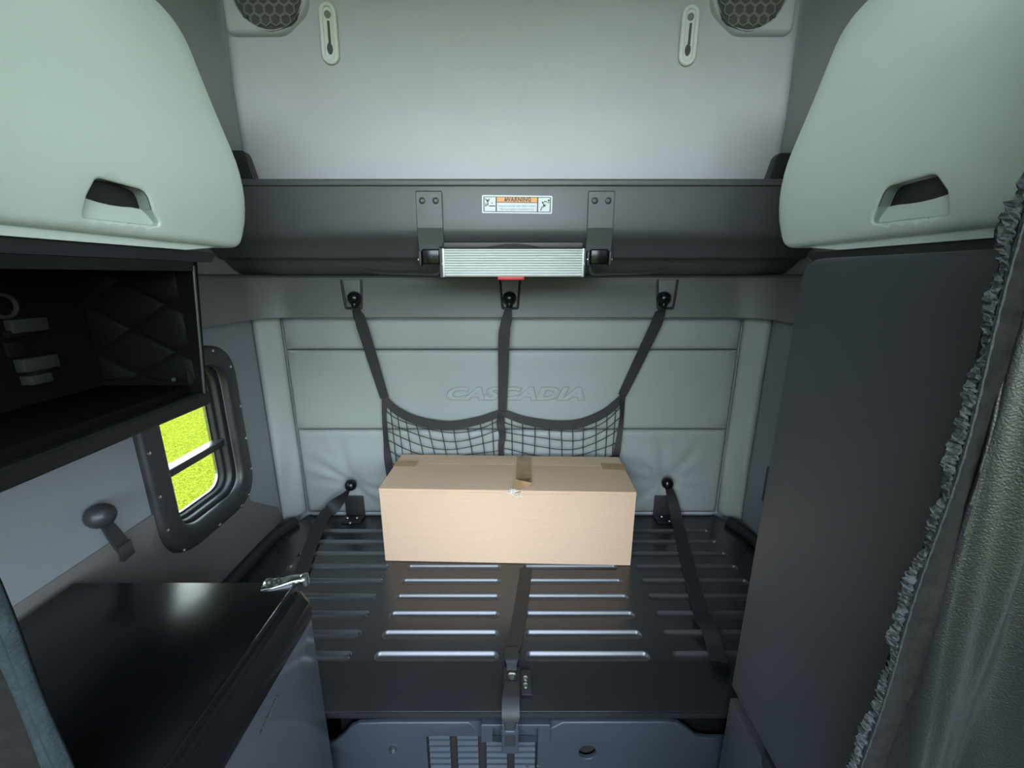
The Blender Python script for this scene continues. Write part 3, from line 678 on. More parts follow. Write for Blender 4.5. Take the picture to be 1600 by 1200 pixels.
# ================================================================== BUNK DECK
deck = thing('bunk_deck', (0, 1.4, BED), 'black steel bunk deck with rows of pressed grooves under the cardboard box', 'bunk deck')
DF, DB = 0.908, 1.905
GW = 0.019
rowsY = [1.078 + 0.0845 * k for k in range(9)]
cols = [(-0.445, -0.043), (0.043, 0.445), (-0.95, -0.518), (0.518, 0.95)]
def stadium(x0, x1, y, w, n=8):
    out = []
    for k in range(n + 1):
        t = -math.pi / 2 + math.pi * k / n; out.append((x1 - w + w * math.cos(t), y + w * math.sin(t)))
    for k in range(n + 1):
        t = math.pi / 2 + math.pi * k / n; out.append((x0 + w + w * math.cos(t), y + w * math.sin(t)))
    return out
holes = [stadium(a, b_, y, GW) for a, b_ in cols for y in rowsY]
deck_ol = rounded([(-1.118, DF), (1.118, DF), (1.118, 1.70), (1.05, DB), (-1.05, DB), (-1.118, 1.70)], [0.01, 0.01, 0.03, 0.03, 0.03, 0.03], 4)
pillow('deck_plate', deck_ol, lambda a, b_, h: Vector((a, b_, BED + h)), 'bed_steel', deck, r=0.008, depth=0.03, step=2.0, holes=holes, rings=3)
gm = {}
for a, b_ in cols:
    for y in rowsY:
        L = round(b_ - a, 3)
        if L not in gm:
            v = []; f = []; N = 18
            for off, z in ((0, 0), (0.0018, -0.0006), (0.0050, -0.0060), (0.0078, -0.0105), (0.0118, -0.0120)):
                v += [(p[0], p[1], z) for p in stadium(-L / 2 + off, L / 2 - off, 0, GW - off)]
            for i in range(4):
                for k in range(N): f.append((i * N + k, i * N + (k + 1) % N, (i + 1) * N + (k + 1) % N, (i + 1) * N + k))
            f.append(tuple(4 * N + k for k in range(N)))
            o = mk('groove', v, f, 'groove_glint', None, True, sharp=80); gm[L] = o.data; zc = o.location.z
            # keep mesh, drop first object into place below
            bpy.data.objects.remove(o)
        o = bpy.data.objects.new('groove', gm[L]); COL.objects.link(o); o.parent = deck
        o.location = Vector(((a + b_) / 2, y, BED + zc)) - Vector(deck.location)
# front lip, side flanges
G().box(-0.60, 0.62, DF - 0.006, DF + 0.02, BED - 0.030, BED - 0.010, 0.004).obj('front_lip', 'bed_steel', deck)
for sg in (-1, 1):
    pts = smooth_path([(sg * 1.125, 0.95, BED + 0.005), (sg * 1.118, 1.3, BED + 0.012), (sg * 1.118, 1.55, BED + 0.012), (sg * 1.112, 1.70, BED + 0.01), (sg * 1.075, 1.82, BED + 0.008)], 6)
    G().tube(pts, [0.026] * len(pts), 10).obj('side_flange', 'black_matte', deck)

# angle brackets + rivets at the back
for side, (xa, ya), (xb, yb), rv in (('left', (538, 775), (571, 808), [(543, 809), (558, 809), (547, 817)]), ('right', (1023, 775), (1053, 803), [(1034, 807), (1049, 809), (1046, 814)])):
    Y = 1.893; a, b_ = PY(xa, ya, Y), PY(xb, yb, Y)
    t = thing('anchor_bracket', ((a.x + b_.x) / 2, Y, BED), 'small black angle bracket at the rear of the deck to the %s of the box' % side, 'bracket', 'deck anchor brackets')
    G().box(a.x, b_.x, Y - 0.004, Y + 0.004, BED + 0.001, a.z, 0.0025).obj('upright', 'black_plastic', t)
    G().box(a.x, b_.x, Y - 0.075, Y + 0.004, BED + 0.0008, BED + 0.005, 0.0015).obj('foot', 'bed_steel', t)
    for px, py in rv:
        c = PZ(px, py, BED + 0.004)
        if c.y > Y - 0.008: c.y = Y - 0.012
        G().lathe(c, (0, 0, 1), [(0.008, 0), (0.007, 0.003), (0.003, 0.005), (0, 0.0052)], 10).obj('rivet', 'chrome', t)

def knob(g, c, ax, R=0.03):
    g.lathe(c, ax, [(R * 0.45, -R * 1.2), (R * 0.5, -R * 0.9), (R * 0.85, -R * 0.55), (R, 0), (R * 0.85, R * 0.5), (R * 0.5, R * 0.82), (0, R * 0.92)], 16)
# right restraint strap
K = PY(1043, 755, QY - 0.045)
t = thing('restraint_strap', (0.7, 1.4, BED), 'long black webbing strap lying over the deck grooves to the right of the box', 'strap', 'deck straps')
g = G(); knob(g, K, (0, -1, 0.15), 0.030); g.obj('knob', 'fridge_trim', t)
pts = [K + Vector((0.0, -0.01, -0.015)), PY(1048, 772, 1.872), PY(1054, 795, 1.855), PZ(1061, 825, BED + 0.006), PZ(1072, 870, BED + 0.005), PZ(1083, 915, BED + 0.005), PZ(1094, 955, BED + 0.008), PZ(1102, 972, BED + 0.032), PZ(1109, 985, BED + 0.030), PZ(1117, 1010, BED + 0.012), PZ(1124, 1035, BED + 0.010)]
sp_ = smooth_path(pts, 5); w = lerp_list([0.024, 0.044, 0.056, 0.056, 0.055, 0.055, 0.055, 0.06, 0.056, 0.055, 0.055], len(sp_))
ac = [Vector((1, 0.05, 0))] * len(sp_)
G().ribbon(sp_, w, 0.003, ac).obj('webbing', 'webbing', t)
e0, e1 = PZ(1125, 1038, BED + 0.012), PZ(1131, 1057, BED + 0.010)
G().ribbon([e0, (e0 + e1) / 2 + Vector((0, 0, 0.003)), e1], [0.05, 0.052, 0.03], 0.008, (1, 0, 0)).obj('end_fitting', 'fridge_trim', t)
# left restraint strap
K = PY(548, 758, QY - 0.045)
t = thing('restraint_strap', (-0.9, 1.7, BED), 'short black webbing strap from the rear wall knob down to the left deck edge', 'strap', 'deck straps')
g = G(); knob(g, K, (0, -1, 0.15), 0.030); g.obj('knob', 'fridge_trim', t)
pts = [K + Vector((-0.005, -0.012, -0.012)), PY(536, 775, 1.865), PY(520, 793, 1.845), PY(505, 808, 1.80), PZ(492, 838, BED + 0.014), PZ(482, 862, BED + 0.010), PZ(473, 890, BED + 0.010), PZ(470, 900, BED + 0.01)]
sp_ = smooth_path(pts, 5); w = lerp_list([0.026, 0.060, 0.068, 0.066, 0.06, 0.058, 0.056, 0.056], len(sp_))
ac = [Vector((0.6, 0.5, 0.45)).lerp(Vector((1, 0.1, 0)), min(1, i / len(sp_) * 1.5)) for i in range(len(sp_))]
G().ribbon(sp_, w, 0.003, ac).obj('webbing', 'webbing', t)
# centre strap with buckle over the front edge
t = thing('buckle_strap', (0, 0.95, BED), 'black centre strap with bolt and grey buckle hanging over the front deck edge', 'strap', 'deck straps')
pts = smooth_path([PZ(822, 888, BED + 0.003), PZ(818, 920, BED + 0.003), PZ(808, 985, BED + 0.003), PZ(800, 1015, BED + 0.006)], 5)
G().ribbon(pts, 0.050, 0.0025, (1, 0, 0)).obj('webbing', 'webbing', t)
a = [PZ(799.5, 1012, BED + 0.010), PZ(799.5, 1027, BED + 0.020), PZ(799.5, 1037, BED + 0.014), PZ(799.5, 1048, BED + 0.006)]
G().ribbon(smooth_path(a, 4), lerp_list([0.044, 0.046, 0.032, 0.030], 13), 0.004, (1, 0, 0)).obj('webbing_loop', 'webbing', t)
c = PZ(800, 1057, BED + 0.002)
G().box(c.x - 0.025, c.x + 0.025, c.y - 0.045, c.y + 0.03, BED + 0.0005, BED + 0.004, 0.0015).obj('anchor_plate', 'black_matte', t)
G().lathe((c.x, c.y, BED + 0.004), (0, 0, 1), [(0.0125, 0), (0.0115, 0.004), (0.006, 0.006), (0.005, 0.003), (0, 0.003)], 14).obj('bolt', 'chrome', t)
c2 = PZ(821, 1066, BED + 0.002)
G().box(c2.x - 0.014, c2.x + 0.018, c2.y - 0.04, c2.y + 0.04, BED + 0.0005, BED + 0.004, 0.0015).obj('rivet_plate', 'black_matte', t)
for py in (1060, 1071):
    c3 = PZ(821, py + 0.5, BED + 0.004); G().lathe(c3, (0, 0, 1), [(0.0085, 0), (0.007, 0.004), (0, 0.0055)], 12).obj('rivet', 'chrome', t)
b0 = [PZ(800, 1066, BED + 0.008), PZ(799, 1080, BED + 0.018), PZ(798, 1095, BED + 0.016), Vector((PY(798, 1110, 0.895).x, 0.890, BED - 0.004)), Vector((PY(798, 1120, 0.89).x, 0.886, BED - 0.05))]
G().ribbon(smooth_path(b0, 5), lerp_list([0.036, 0.048, 0.050, 0.050, 0.034], 21), 0.004, (1, 0, 0)).obj('webbing_tail', 'webbing', t)
bx = PY(797, 1150, 0.886).x; zt_, zb_ = PY(797, 1128, 0.886).z, PY(797, 1173, 0.886).z
pillow('buckle', rounded([(bx - 0.024, zb_), (bx + 0.024, zb_), (bx + 0.024, zt_), (bx + 0.018, zt_ + 0.004), (bx + 0.012, zt_ - 0.022), (bx - 0.012, zt_ - 0.022), (bx - 0.018, zt_ + 0.004), (bx - 0.024, zt_)], 0.004, 3),
       lambda a, b_, h: Vector((a, 0.876 - h, b_)), 'front_panel', t, r=0.004, depth=0.016, step=0.02, holes=[rrect(bx - 0.015, bx + 0.015, zb_ + 0.03, zt_ - 0.034, 0.003, 3)])
G().box(bx - 0.016, bx + 0.016, 0.880, 0.888, zb_ + 0.028, zt_ - 0.032).obj('buckle_tongue', 'webbing', t)

# ================================================================== BED FRONT PANEL
fp = thing('bunk_front_panel', (0.03, 0.94, 0.0), 'dark blue-grey panel with louvred vent below the front deck edge', 'panel')
G().box(-0.515, 0.64, 0.955, 0.975, 0.02, BED - 0.032).obj('recess_board', 'fridge_trim', fp, smooth=False)
PYF = 0.928
def FP(px, py): p = PY(px, py, PYF); return (p.x, p.z)
hc = FP(918, 1176); hole = [(hc[0] + 0.026 * math.cos(2 * math.pi * k / 24), hc[1] + 0.026 * math.sin(2 * math.pi * k / 24)) for k in range(24)]
vx0, vx1 = FP(666, 1160)[0], FP(840, 1160)[0]; vz1 = FP(800, 1140)[1]; vz0 = vz1 - 0.235
ol = [FP(500, 1168), FP(523, 1160), FP(537, 1148), FP(548, 1136), FP(562, 1130.5), FP(600, 1129.5), FP(800, 1129), FP(1040, 1128.5), FP(1060, 1130.5), FP(1075, 1140), FP(1088, 1151), FP(1105, 1154), FP(1150, 1154)]
x_l, x_r = ol[0][0], ol[-1][0]
ol = ol + [(x_r, 0.03), (x_l, 0.03)]
pillow('face', ol, lambda a, b_, h: Vector((a, PYF - h, b_)), 'front_panel', fp, r=0.005, depth=0.012, step=0.12, holes=[hole, rrect(vx0, vx1, vz0, vz1 - 0.03, 0.006, 3)], hole_r=0.003)
pillow('cable_hole', [(hc[0] + 0.030 * math.cos(2 * math.pi * k / 16), hc[1] + 0.030 * math.sin(2 * math.pi * k / 16)) for k in range(16)], lambda a, b_, h: Vector((a, PYF + 0.020 - h, b_)), 'hole_shade', fp, r=0, depth=0.002, step=0.1)
G().box(vx0 - 0.004, vx1 + 0.004, PYF + 0.014, PYF + 0.018, vz0 - 0.004, vz1).obj('vent_backing', 'hole_shade', fp, smooth=False)
sl = None
for cpx in (671, 715, 760, 804):
    xa, xb = FP(cpx, 1170)[0], FP(cpx + 32, 1170)[0]
    for r_ in range(9):
        z = FP(800, 1163.8)[1] - r_ * 0.0243 + 0.0243
        if z < vz0 + 0.01: continue
        if sl is None:
            g = G().extrude([Vector((0, PYF + 0.002, z - 0.006)), Vector((0, PYF - 0.001, z - 0.008)), Vector((0, PYF - 0.001, z + 0.001)), Vector((0, PYF + 0.010, z + 0.007)), Vector((0, PYF + 0.012, z + 0.005)), Vector((0, PYF + 0.003, z - 0.001))], (xa, 0, 0), (xb, 0, 0))
            sl = g.obj('slat', 'front_panel', fp, smooth=False); base = Vector((xa, 0, z)); L0 = sl.location.copy()
        else:
            o = sl.copy(); COL.objects.link(o); o.parent = fp; o.location = L0 + Vector((xa - base.x, 0, z - base.z))
c = FP(614, 1170)
G().lathe((c[0], PYF, c[1]), (0, -1, 0), [(0.012, -0.004), (0.012, 0.002), (0.008, 0.004)], 6).obj('bolt_collar', 'black_matte', fp)
G().lathe((c[0] + 0.001, PYF - 0.003, c[1] - 0.002), (0, -1, 0), [(0.007, 0), (0.007, 0.006), (0.003, 0.008)], 10).obj('bolt', 'chrome', fp)
for px, py in ((848, 1191), (824, 1197), (840, 1196)):
    c = FP(px, py); G().lathe((c[0], PYF - 0.001, c[1]), (0, -1, 0), [(0.004, 0), (0.003, 0.002), (0, 0.0025)], 8).obj('screw', 'chrome', fp)
# catch plate for the buckle
xa, xb = PY(751, 1145, 0.91).x, PY(860, 1145, 0.91).x; za, zb_ = PY(800, 1161, 0.91).z, PY(800, 1133, 0.91).z
pillow('catch_plate', rounded([(xa, za), (xb, za), (xb, zb_), (xa, zb_)], 0.006, 4), lambda a, b_, h: Vector((a, 0.910 - h, b_)), 'front_panel', fp, r=0.003, depth=0.018, step=0.03,
       holes=[rrect(xa + 0.035, xb - 0.035, za + 0.004, zb_ - 0.012, 0.004, 3)])

# ================================================================== CARDBOARD BOX
BW, BD, BH = 1.047, 0.335, 0.343
bl = PZ(601.5, 877, BED); br = PZ(985.5, 884.5, BED); an = math.atan2(br.y - bl.y, br.x - bl.x); BW = (br - bl).length
o0 = Vector((bl.x, bl.y, BED + 0.001))
bm_ = Matrix.Translation(o0) @ Matrix.Rotation(an, 4, 'Z')
def BP(a, b_, c): return bm_ @ Vector((a, b_, c))
bx_ = thing('cardboard_box', BP(BW / 2, BD / 2, 0), 'long brown cardboard box taped shut on the black bunk deck', 'box')
# walls: slightly bowed panels
def panel(name, p00, du, dv, nrm, U, Vv, bow, th=0.004):
    g = G(); N, M = 14, 6; v = []; f = []
    for i in range(N + 1):
        for j in range(M + 1):
            a, b_ = i / N, j / M
            h = bow * math.sin(math.pi * a) * math.sin(math.pi * min(1, b_ * 1.0)) ** 0.8
            v.append(BP(*(Vector(p00) + Vector(du) * a * U + Vector(dv) * b_ * Vv + Vector(nrm) * h)))
    for i in range(N):
        for j in range(M): k = i * (M + 1) + j; f.append((k, k + 1, k + M + 2, k + M + 1))
    o = mk(name, v, f, 'cardboard', bx_, False)
    so_ = o.modifiers.new('board', 'SOLIDIFY'); so_.thickness = th; so_.offset = 0
    return o
e = 0.003
panel('front_panel', (e, e, 0.002), (1, 0, 0), (0, 0, 1), (0, -1, 0), BW - 2 * e, BH - 0.004, 0.002)
panel('back_panel', (e, BD - e, 0.002), (1, 0, 0), (0, 0, 1), (0, 1, 0), BW - 2 * e, BH - 0.004, 0.0)
panel('end_panel', (e, e, 0.002), (0, 1, 0), (0, 0, 1), (-1, 0, 0), BD - 2 * e, BH - 0.004, 0.003)
panel('end_panel', (BW - e, e, 0.002), (0, 1, 0), (0, 0, 1), (1, 0, 0), BD - 2 * e, BH - 0.004, 0.003)
panel('bottom_flap', (e, e, 0.002), (1, 0, 0), (0, 1, 0), (0, 0, -1), BW - 2 * e, BD - 2 * e, 0.0)
SEAM = 0.236
panel('top_flap', (0.001, 0.001, BH), (1, 0, 0), (0, 1, 0), (0, 0, 1), BW - 0.002, SEAM - 0.002, 0.003)
panel('top_flap', (0.001, SEAM + 0.002, BH), (1, 0, 0), (0, 1, 0), (0, 0, 1), BW - 0.002, BD - SEAM - 0.003, 0.001)
G().box(0.0, BW, -0.0015, 0.003, BH - 0.012, BH - 0.009, 0, mtx=bm_).obj('crease', 'cardboard', bx_, smooth=False)
def tape(name, pts, w, m='tape', across=(1, 0, 0)):
    P_ = [BP(*p) for p in pts]; ax = bm_.to_3x3() @ Vector(across)
    return G().ribbon(P_, w, 0.0008, ax).obj(name, m, bx_)
tx = (PZ(817, 740, BED + BH) - o0).x
tape('tape_strip', [(tx, BD + 0.003, BH - 0.06), (tx, BD + 0.003, BH + 0.001), (tx, BD - 0.01, BH + 0.004), (tx, SEAM, BH + 0.0055), (tx, 0.10, BH + 0.0062), (tx, 0.055, BH + 0.0062)], 0.068)
g = G()  # crumpled torn tape end over the front edge
for (pts, w) in (([(tx + 0.012, 0.075, BH + 0.007), (tx - 0.012, 0.05, BH + 0.016), (tx - 0.03, 0.018, BH + 0.007), (tx - 0.022, -0.006, BH - 0.004)], [0.06, 0.05, 0.03, 0.03]),
                 ([(tx + 0.02, 0.06, BH + 0.008), (tx + 0.004, 0.045, BH + 0.020), (tx + 0.022, 0.03, BH + 0.008)], [0.02, 0.045, 0.03])):
    g.ribbon([BP(*p) for p in pts], w, 0.0008, [Vector((1, 0.35 * (-1) ** i, 0.2 * (-1) ** i)) for i in range(len(pts))])
g.obj('torn_tape_end', 'tape', bx_)
g = G(); rr = random.Random(3)
for i in range(26):
    c = Vector((tx - 0.035 + rr.uniform(-0.028, 0.03), -0.006 + rr.uniform(-0.006, 0.008), BH - 0.004 + rr.uniform(-0.016, 0.012)))
    d = Vector((rr.uniform(-1, 1), rr.uniform(-1, 0.3), rr.uniform(-0.6, 1))).normalized() * rr.uniform(0.006, 0.012)
    g.tube([BP(*(c - d)), BP(*(c + Vector((rr.uniform(-.004, .004), -0.002, rr.uniform(-.004, .004))))), BP(*(c + d))], [0.0008, 0.002, 0.0008], 4)
g.obj('torn_film_shreds', 'clear_film', bx_, label='shredded clear film at the torn tape end')
def flat_tape(name, quad):
    v = [BP(*p) for p in quad]; n = len(v)
    o = mk(name, v, [tuple(range(n))], 'tape', bx_); s_ = o.modifiers.new('film', 'SOLIDIFY'); s_.thickness = 0.0008; s_.offset = 0; return o
zt_ = BH + 0.0035
flat_tape('corner_tape', [(-0.001, SEAM - 0.035, zt_), (0.10, SEAM - 0.035, zt_), (0.104, SEAM - 0.01, zt_ + .0004), (0.10, SEAM + 0.032, zt_), (-0.001, SEAM + 0.03, zt_)])
flat_tape('corner_tape', [(BW - 0.10, SEAM - 0.035, zt_), (BW + 0.001, SEAM - 0.045, zt_), (BW + 0.001, SEAM + 0.022, zt_), (BW - 0.10, SEAM + 0.03, zt_)])

# ================================================================== CARGO NET
net = thing('cargo_net', (0, 1.87, 0.8), 'black mesh cargo net hanging by three straps behind the cardboard box', 'cargo net')
NY = 1.886
for (hx, hy), mid, end in (((553, 466), (566, 510), (601, 622)), ((796, 466), (788, 520), (785, 642)), ((1038, 466), (1026, 505), (972, 618))):
    c = PY(hx, hy, VY - 0.026); g = G(); knob(g, c + Vector((0, 0.006, 0)), (0, -0.55, 0.8), 0.031)
    g.lathe(c + Vector((0, -0.002, -0.028)), (0, 0, 1), [(0.012, -0.012), (0.015, 0), (0.012, 0.012)], 10); g.obj('hook_knob', 'fridge_trim', net)
    a = PY(hx + (2 if hx < 700 else (-1 if hx < 900 else -2)), hy + 14, VY - 0.022)
    pts = smooth_path([a, PY(*mid, VY - 0.004), PY((mid[0] + end[0]) / 2, (mid[1] + end[1]) / 2, NY - 0.016), PY(*end, NY - 0.006)], 6)
    G().ribbon(pts, lerp_list([0.026, 0.052, 0.048, 0.040], len(pts)), 0.003, (1, 0, 0)).obj('hanging_strap', 'webbing', net)
    ln = PY(hx + (mid[0] - hx) * 0.55, hy + (mid[1] - hy) * 0.62, VY - 0.012)
    G().ribbon([a + Vector((0, -0.003, -0.012)), ln, PY(mid[0], mid[1] - 2, VY - 0.008)], [0.026, 0.048, 0.046], 0.005, (1, 0, 0)).obj('strap_sleeve', 'webbing', net)
def zpix(px, py): return PY(px, py, NY)
lobes = [[(602, 622), (622, 640), (655, 655), (700, 662), (745, 655), (783, 642)], [(787, 642), (820, 654), (865, 661), (905, 659), (945, 642), (973, 618)]]
bot = [[(612, 755), (640, 758), (680, 760), (720, 760), (760, 760), (784, 760)], [(787, 760), (820, 760), (865, 760), (905, 760), (940, 758), (962, 755)]]
for T, Bt in zip(lobes, bot):
    tp = smooth_path([zpix(*p) for p in T], 6); bp_ = smooth_path([zpix(*p) for p in Bt], 6); N = len(tp)
    G().ribbon([p + Vector((0, -0.004, -0.008)) for p in tp], lerp_list([0.034, 0.042, 0.046, 0.042, 0.036], N), 0.004, (0, 0, 1)).obj('top_band', 'webbing', net)
    def pt(u, w):
        q = u * (N - 1); i = min(int(q), N - 2); a = tp[i].lerp(tp[i + 1], q - i); b_ = bp_[i].lerp(bp_[i + 1], q - i)
        p = a.lerp(b_, w); p.y -= 0.010 * math.sin(math.pi * u) * math.sin(math.pi * min(1, w * 0.9 + 0.1)); return p
    g = G(); rr = random.Random(5)
    NC, NRW = 11, 8
    for i in range(1, NC):
        j0 = rr.uniform(-0.006, 0.006)
        g.tube([pt(min(1, max(0, i / NC + j0 * math.sin(5 * w) + 0.012 * math.sin(i * 1.7) * w)), w) for w in [k / 10 for k in range(11)]], 0.0022, 5)
    for j in range(1, NRW):
        g.tube([pt(u, min(1, j / NRW + 0.02 * math.sin(3 * math.pi * u + j))) for u in [k / 22 for k in range(23)]], 0.0022, 5)
    o = g.obj('netting', 'cord', net); o['kind'] = 'stuff'
for pts in ([(602, 622), (601, 650), (604, 690), (607, 720), (612, 752)], [(972, 618), (971, 650), (966, 690), (961, 720), (958, 752)], [(785, 642), (782, 660), (785, 680), (783, 700), (785, 752)]):
    sp_ = smooth_path([zpix(*p) + Vector((0, -0.006, 0)) for p in pts], 5)
    G().ribbon(sp_, lerp_list([0.03, 0.02, 0.028, 0.036, 0.036] if pts[0][0] != 785 else [0.03, 0.04, 0.034, 0.028, 0.03], len(sp_)), 0.004, [Vector((1, 0.4 * math.sin(i * 0.5), 0)) for i in range(len(sp_))]).obj('edge_strap', 'webbing', net)

# ================================================================== WALL STRAP ON THE LEFT
K = PX(157, 806, -(SX - 0.045))
t = thing('wall_strap', (K.x, K.y, K.z - 0.1), 'short black strap with round knob hanging on the left wall beside the window', 'strap')
g = G(); knob(g, K, (0.75, -0.6, 0.2), 0.034); g.obj('knob', 'black_plastic', t)
WXs = -(SX - 0.030)
pts = smooth_path([PX(164, 816, WXs), PX(177, 833, WXs), PX(188, 848, WXs + 0.004), PX(196, 858, WXs)], 5)
G().ribbon(pts, lerp_list([0.026, 0.034, 0.036, 0.030], len(pts)), 0.008, (0, 1, 0.5)).obj('webbing', 'webbing', t)
G().ribbon([PX(192, 850, WXs + 0.005), PX(196, 857, WXs + 0.008), PX(198, 862, WXs + 0.008), PX(200, 870, WXs + 0.006)], [0.040, 0.034, 0.030, 0.040], 0.011, (0, 1, 0.5)).obj('end_clip', 'black_plastic', t)

# ================================================================== OPEN CUBBY (left)
cb = thing('open_cubby', (-0.97, 0.7, 1.40), 'open black storage cubby under the left overhead cabinet', 'cubby')
cy0, cy1, cz0, cz1 = 0.28, 1.105, 1.402, 1.783
def bar(name, Y0, Y1, pts, m): # profile pts in (x,z), along Y
    return G().extrude([Vector((x, 0, z)) for x, z in pts], (0, Y0, 0), (0, Y1, 0)).obj(name, m, cb, smooth=False)
bar('bottom_rail', cy0, cy1, [(-0.846, cz0), (-0.838, cz0 + 0.006), (-0.836, cz0 + 0.034), (-0.842, cz0 + 0.040), (-0.870, cz0 + 0.036), (-0.874, cz0)], 'cubby_rail')
bar('top_rail', cy0, cy1, [(-0.806, 1.760), (-0.803, 1.783), (-0.84, 1.783), (-0.84, 1.760)], 'cubby_rail')
# end panel
v = [(-0.846, cy1, cz0), (-0.803, cy1, cz1), (-1.115, cy1, cz1), (-1.115, cy1, cz0)]
mk('end_panel', v + [(x, y - 0.014, z) for x, y, z in v], [(0, 1, 2, 3), (7, 6, 5, 4), (0, 4, 5, 1), (1, 5, 6, 2), (2, 6, 7, 3), (3, 7, 4, 0)], 'cubby', cb)
G().tube([(-0.842, cy1 - 0.012, cz0 + 0.02), (-0.806, cy1 - 0.012, cz1 - 0.01)], 0.0035, 6).obj('edge_strip', 'cubby_metal', cb)
G().box(-1.117, -1.110, cy0, cy1 - 0.014, cz0, cz1).obj('back_panel', 'cubby', cb, smooth=False)
G().box(-1.110, -0.866, cy0, cy1 - 0.014, cz0, cz0 + 0.012).obj('floor_panel', 'cubby', cb, smooth=False)
G().box(-1.110, -0.84, cy0, cy1 - 0.014, cz1 - 0.012, cz1).obj('top_panel', 'cubby', cb, smooth=False)
G().box(-1.108, -0.872, 0.55, cy1 - 0.015, cz0 + 0.012, cz0 + 0.06, 0.006).obj('low_tray', 'cubby', cb)
def clip(poly, x0, x1, y0, y1):
    for ax, lim, s_ in ((0, x0, 1), (0, x1, -1), (1, y0, 1), (1, y1, -1)):
        out = []
        for i in range(len(poly)):
            a, b_ = poly[i - 1], poly[i]; ia = (a[ax] - lim) * s_ >= 0; ib = (b_[ax] - lim) * s_ >= 0
            if ia != ib:
                t_ = (lim - a[ax]) / (b_[ax] - a[ax]); out.append((a[0] + (b_[0] - a[0]) * t_, a[1] + (b_[1] - a[1]) * t_))
            if ib: out.append(b_)
        poly = out
        if not poly: return []
    return poly
hw, hh, gp = 0.105, 0.062, 0.003
for i in range(-1, 4):
    for j in range(-1, 7):
        cx_ = -1.10 + hw * (2 * i + (j % 2)); cz_ = 1.49 + hh * j
        dm = clip([(cx_ - hw + gp, cz_), (cx_, cz_ - hh + gp), (cx_ + hw - gp, cz_), (cx_, cz_ + hh - gp)], -1.105, -0.855, 1.475, 1.765)
        if len(dm) < 3: continue
        ar = abs(sum(dm[k - 1][0] * dm[k][1] - dm[k][0] * dm[k - 1][1] for k in range(len(dm)))) / 2
        if ar < 0.0008: continue
        nD = len(dm); gx = sum(p[0] for p in dm) / nD; gz = sum(p[1] for p in dm) / nD; v = []
        for sc_, dy in ((1.0, 0.0), (0.93, 0.004), (0.80, 0.007)): v += [(gx + (p[0] - gx) * sc_, cy1 - 0.0145 - dy, gz + (p[1] - gz) * sc_) for p in dm]
        mk('diamond_pad', v, [(r_ * nD + k, r_ * nD + (k + 1) % nD, r_ * nD + nD + (k + 1) % nD, r_ * nD + nD + k) for r_ in (0, 1) for k in range(nD)] + [tuple(2 * nD + k for k in range(nD))], 'cubby_pad', cb, True, sharp=60)
for px, py in ((265, 420), (272, 593), (175, 413)):
    c = PY(px, py, cy1 - 0.03); G().lathe(c, (0, -1, 0), [(0.006, 0), (0.005, 0.004), (0, 0.005)], 10).obj('screw', 'cubby_metal', cb)
c = PY(295, 590, cy1 - 0.03); G().box(c.x - 0.0012, c.x + 0.0012, c.y - 0.003, c.y + 0.012, c.z - 0.018, c.z + 0.018).obj('bright_clip', 'chrome', cb, smooth=False)
# mounting hardware on the back panel
XB = -1.105
def bk_box(name, p0, p1, d, m='cubby_bracket', bev=0.003):
    a, b_ = PX(*p0, XB), PX(*p1, XB)
    G().box(XB, XB + d, min(a.y, b_.y), max(a.y, b_.y), min(a.z, b_.z), max(a.z, b_.z), bev).obj(name, m, cb)
bk_box('mounting_bracket', (2, 500), (66, 515), 0.02); bk_box('mounting_bracket', (18, 562), (80, 572), 0.025); bk_box('mounting_bracket', (40, 575), (68, 585), 0.02, 'cubby_pad'); bk_box('mounting_bracket', (28, 588), (66, 595), 0.03)
bk_box('mounting_bracket', (0, 518), (46, 524), 0.015, 'cubby_pad'); bk_box('mounting_bracket', (0, 535), (38, 555), 0.010, 'cubby_pad')
c = PX(5, 478, XB + 0.008); G().tube([c + Vector((0, 0.024 * math.cos(t), 0.024 * math.sin(t))) for t in [2 * math.pi * k / 20 for k in range(21)]], 0.005, 8, False).obj('cable_ring', 'cubby_bracket', cb)

# ================================================================== FRIDGE CABINET (left)
FX, FYB, FZ, FYF = -0.515, 0.889, 1.0, 0.45
fr_ = thing('fridge_cabinet', (-0.81, 0.67, 0.0), 'low fridge cabinet with black top and glossy grey door beside the bunk', 'fridge')
G().box(-1.105, -0.548, FYF, FYB, FZ - 0.03, FZ, 0.003).obj('top', 'fridge_top', fr_)
G().box(-1.105, FX - 0.03, FYF, FYB - 0.01, 0.0, FZ - 0.0305).obj('body', 'fridge_trim', fr_, smooth=False)
pr = [(-0.5475, FZ - 0.03), (-0.5475, FZ + 0.001), (-0.5455, FZ + 0.002), (-0.5440, FZ + 0.001), (-0.5420, FZ - 0.016), (-0.5320, FZ - 0.020), (-0.5305, FZ - 0.0185), (-0.5195, FZ - 0.040), (-0.5125, FZ - 0.050), (-0.5085, FZ - 0.066), (-0.5080, FZ - 0.090), (-0.510, FZ - 0.096), (-0.545, FZ - 0.096)]
g = G(); n_ = len(pr); v = []; f = []
secs = [(FYF, 1.0), (FYB - 0.03, 1.0), (FYB - 0.012, 0.97), (FYB - 0.003, 0.85), (FYB, 0.6)]
cxp, czp = -0.545, FZ - 0.05
for Y, s_ in secs: v += [(cxp + (x - cxp) * s_, Y, czp + (z - czp) * s_) for x, z in pr]
for i in range(len(secs) - 1):
    for k in range(n_): f.append((i * n_ + k, i * n_ + (k + 1) % n_, (i + 1) * n_ + (k + 1) % n_, (i + 1) * n_ + k))
f += [tuple(range(n_)), tuple((len(secs) - 1) * n_ + k for k in range(n_))]
mk('door_top_trim', v, f, 'fridge_trim', fr_, True, sharp=16)
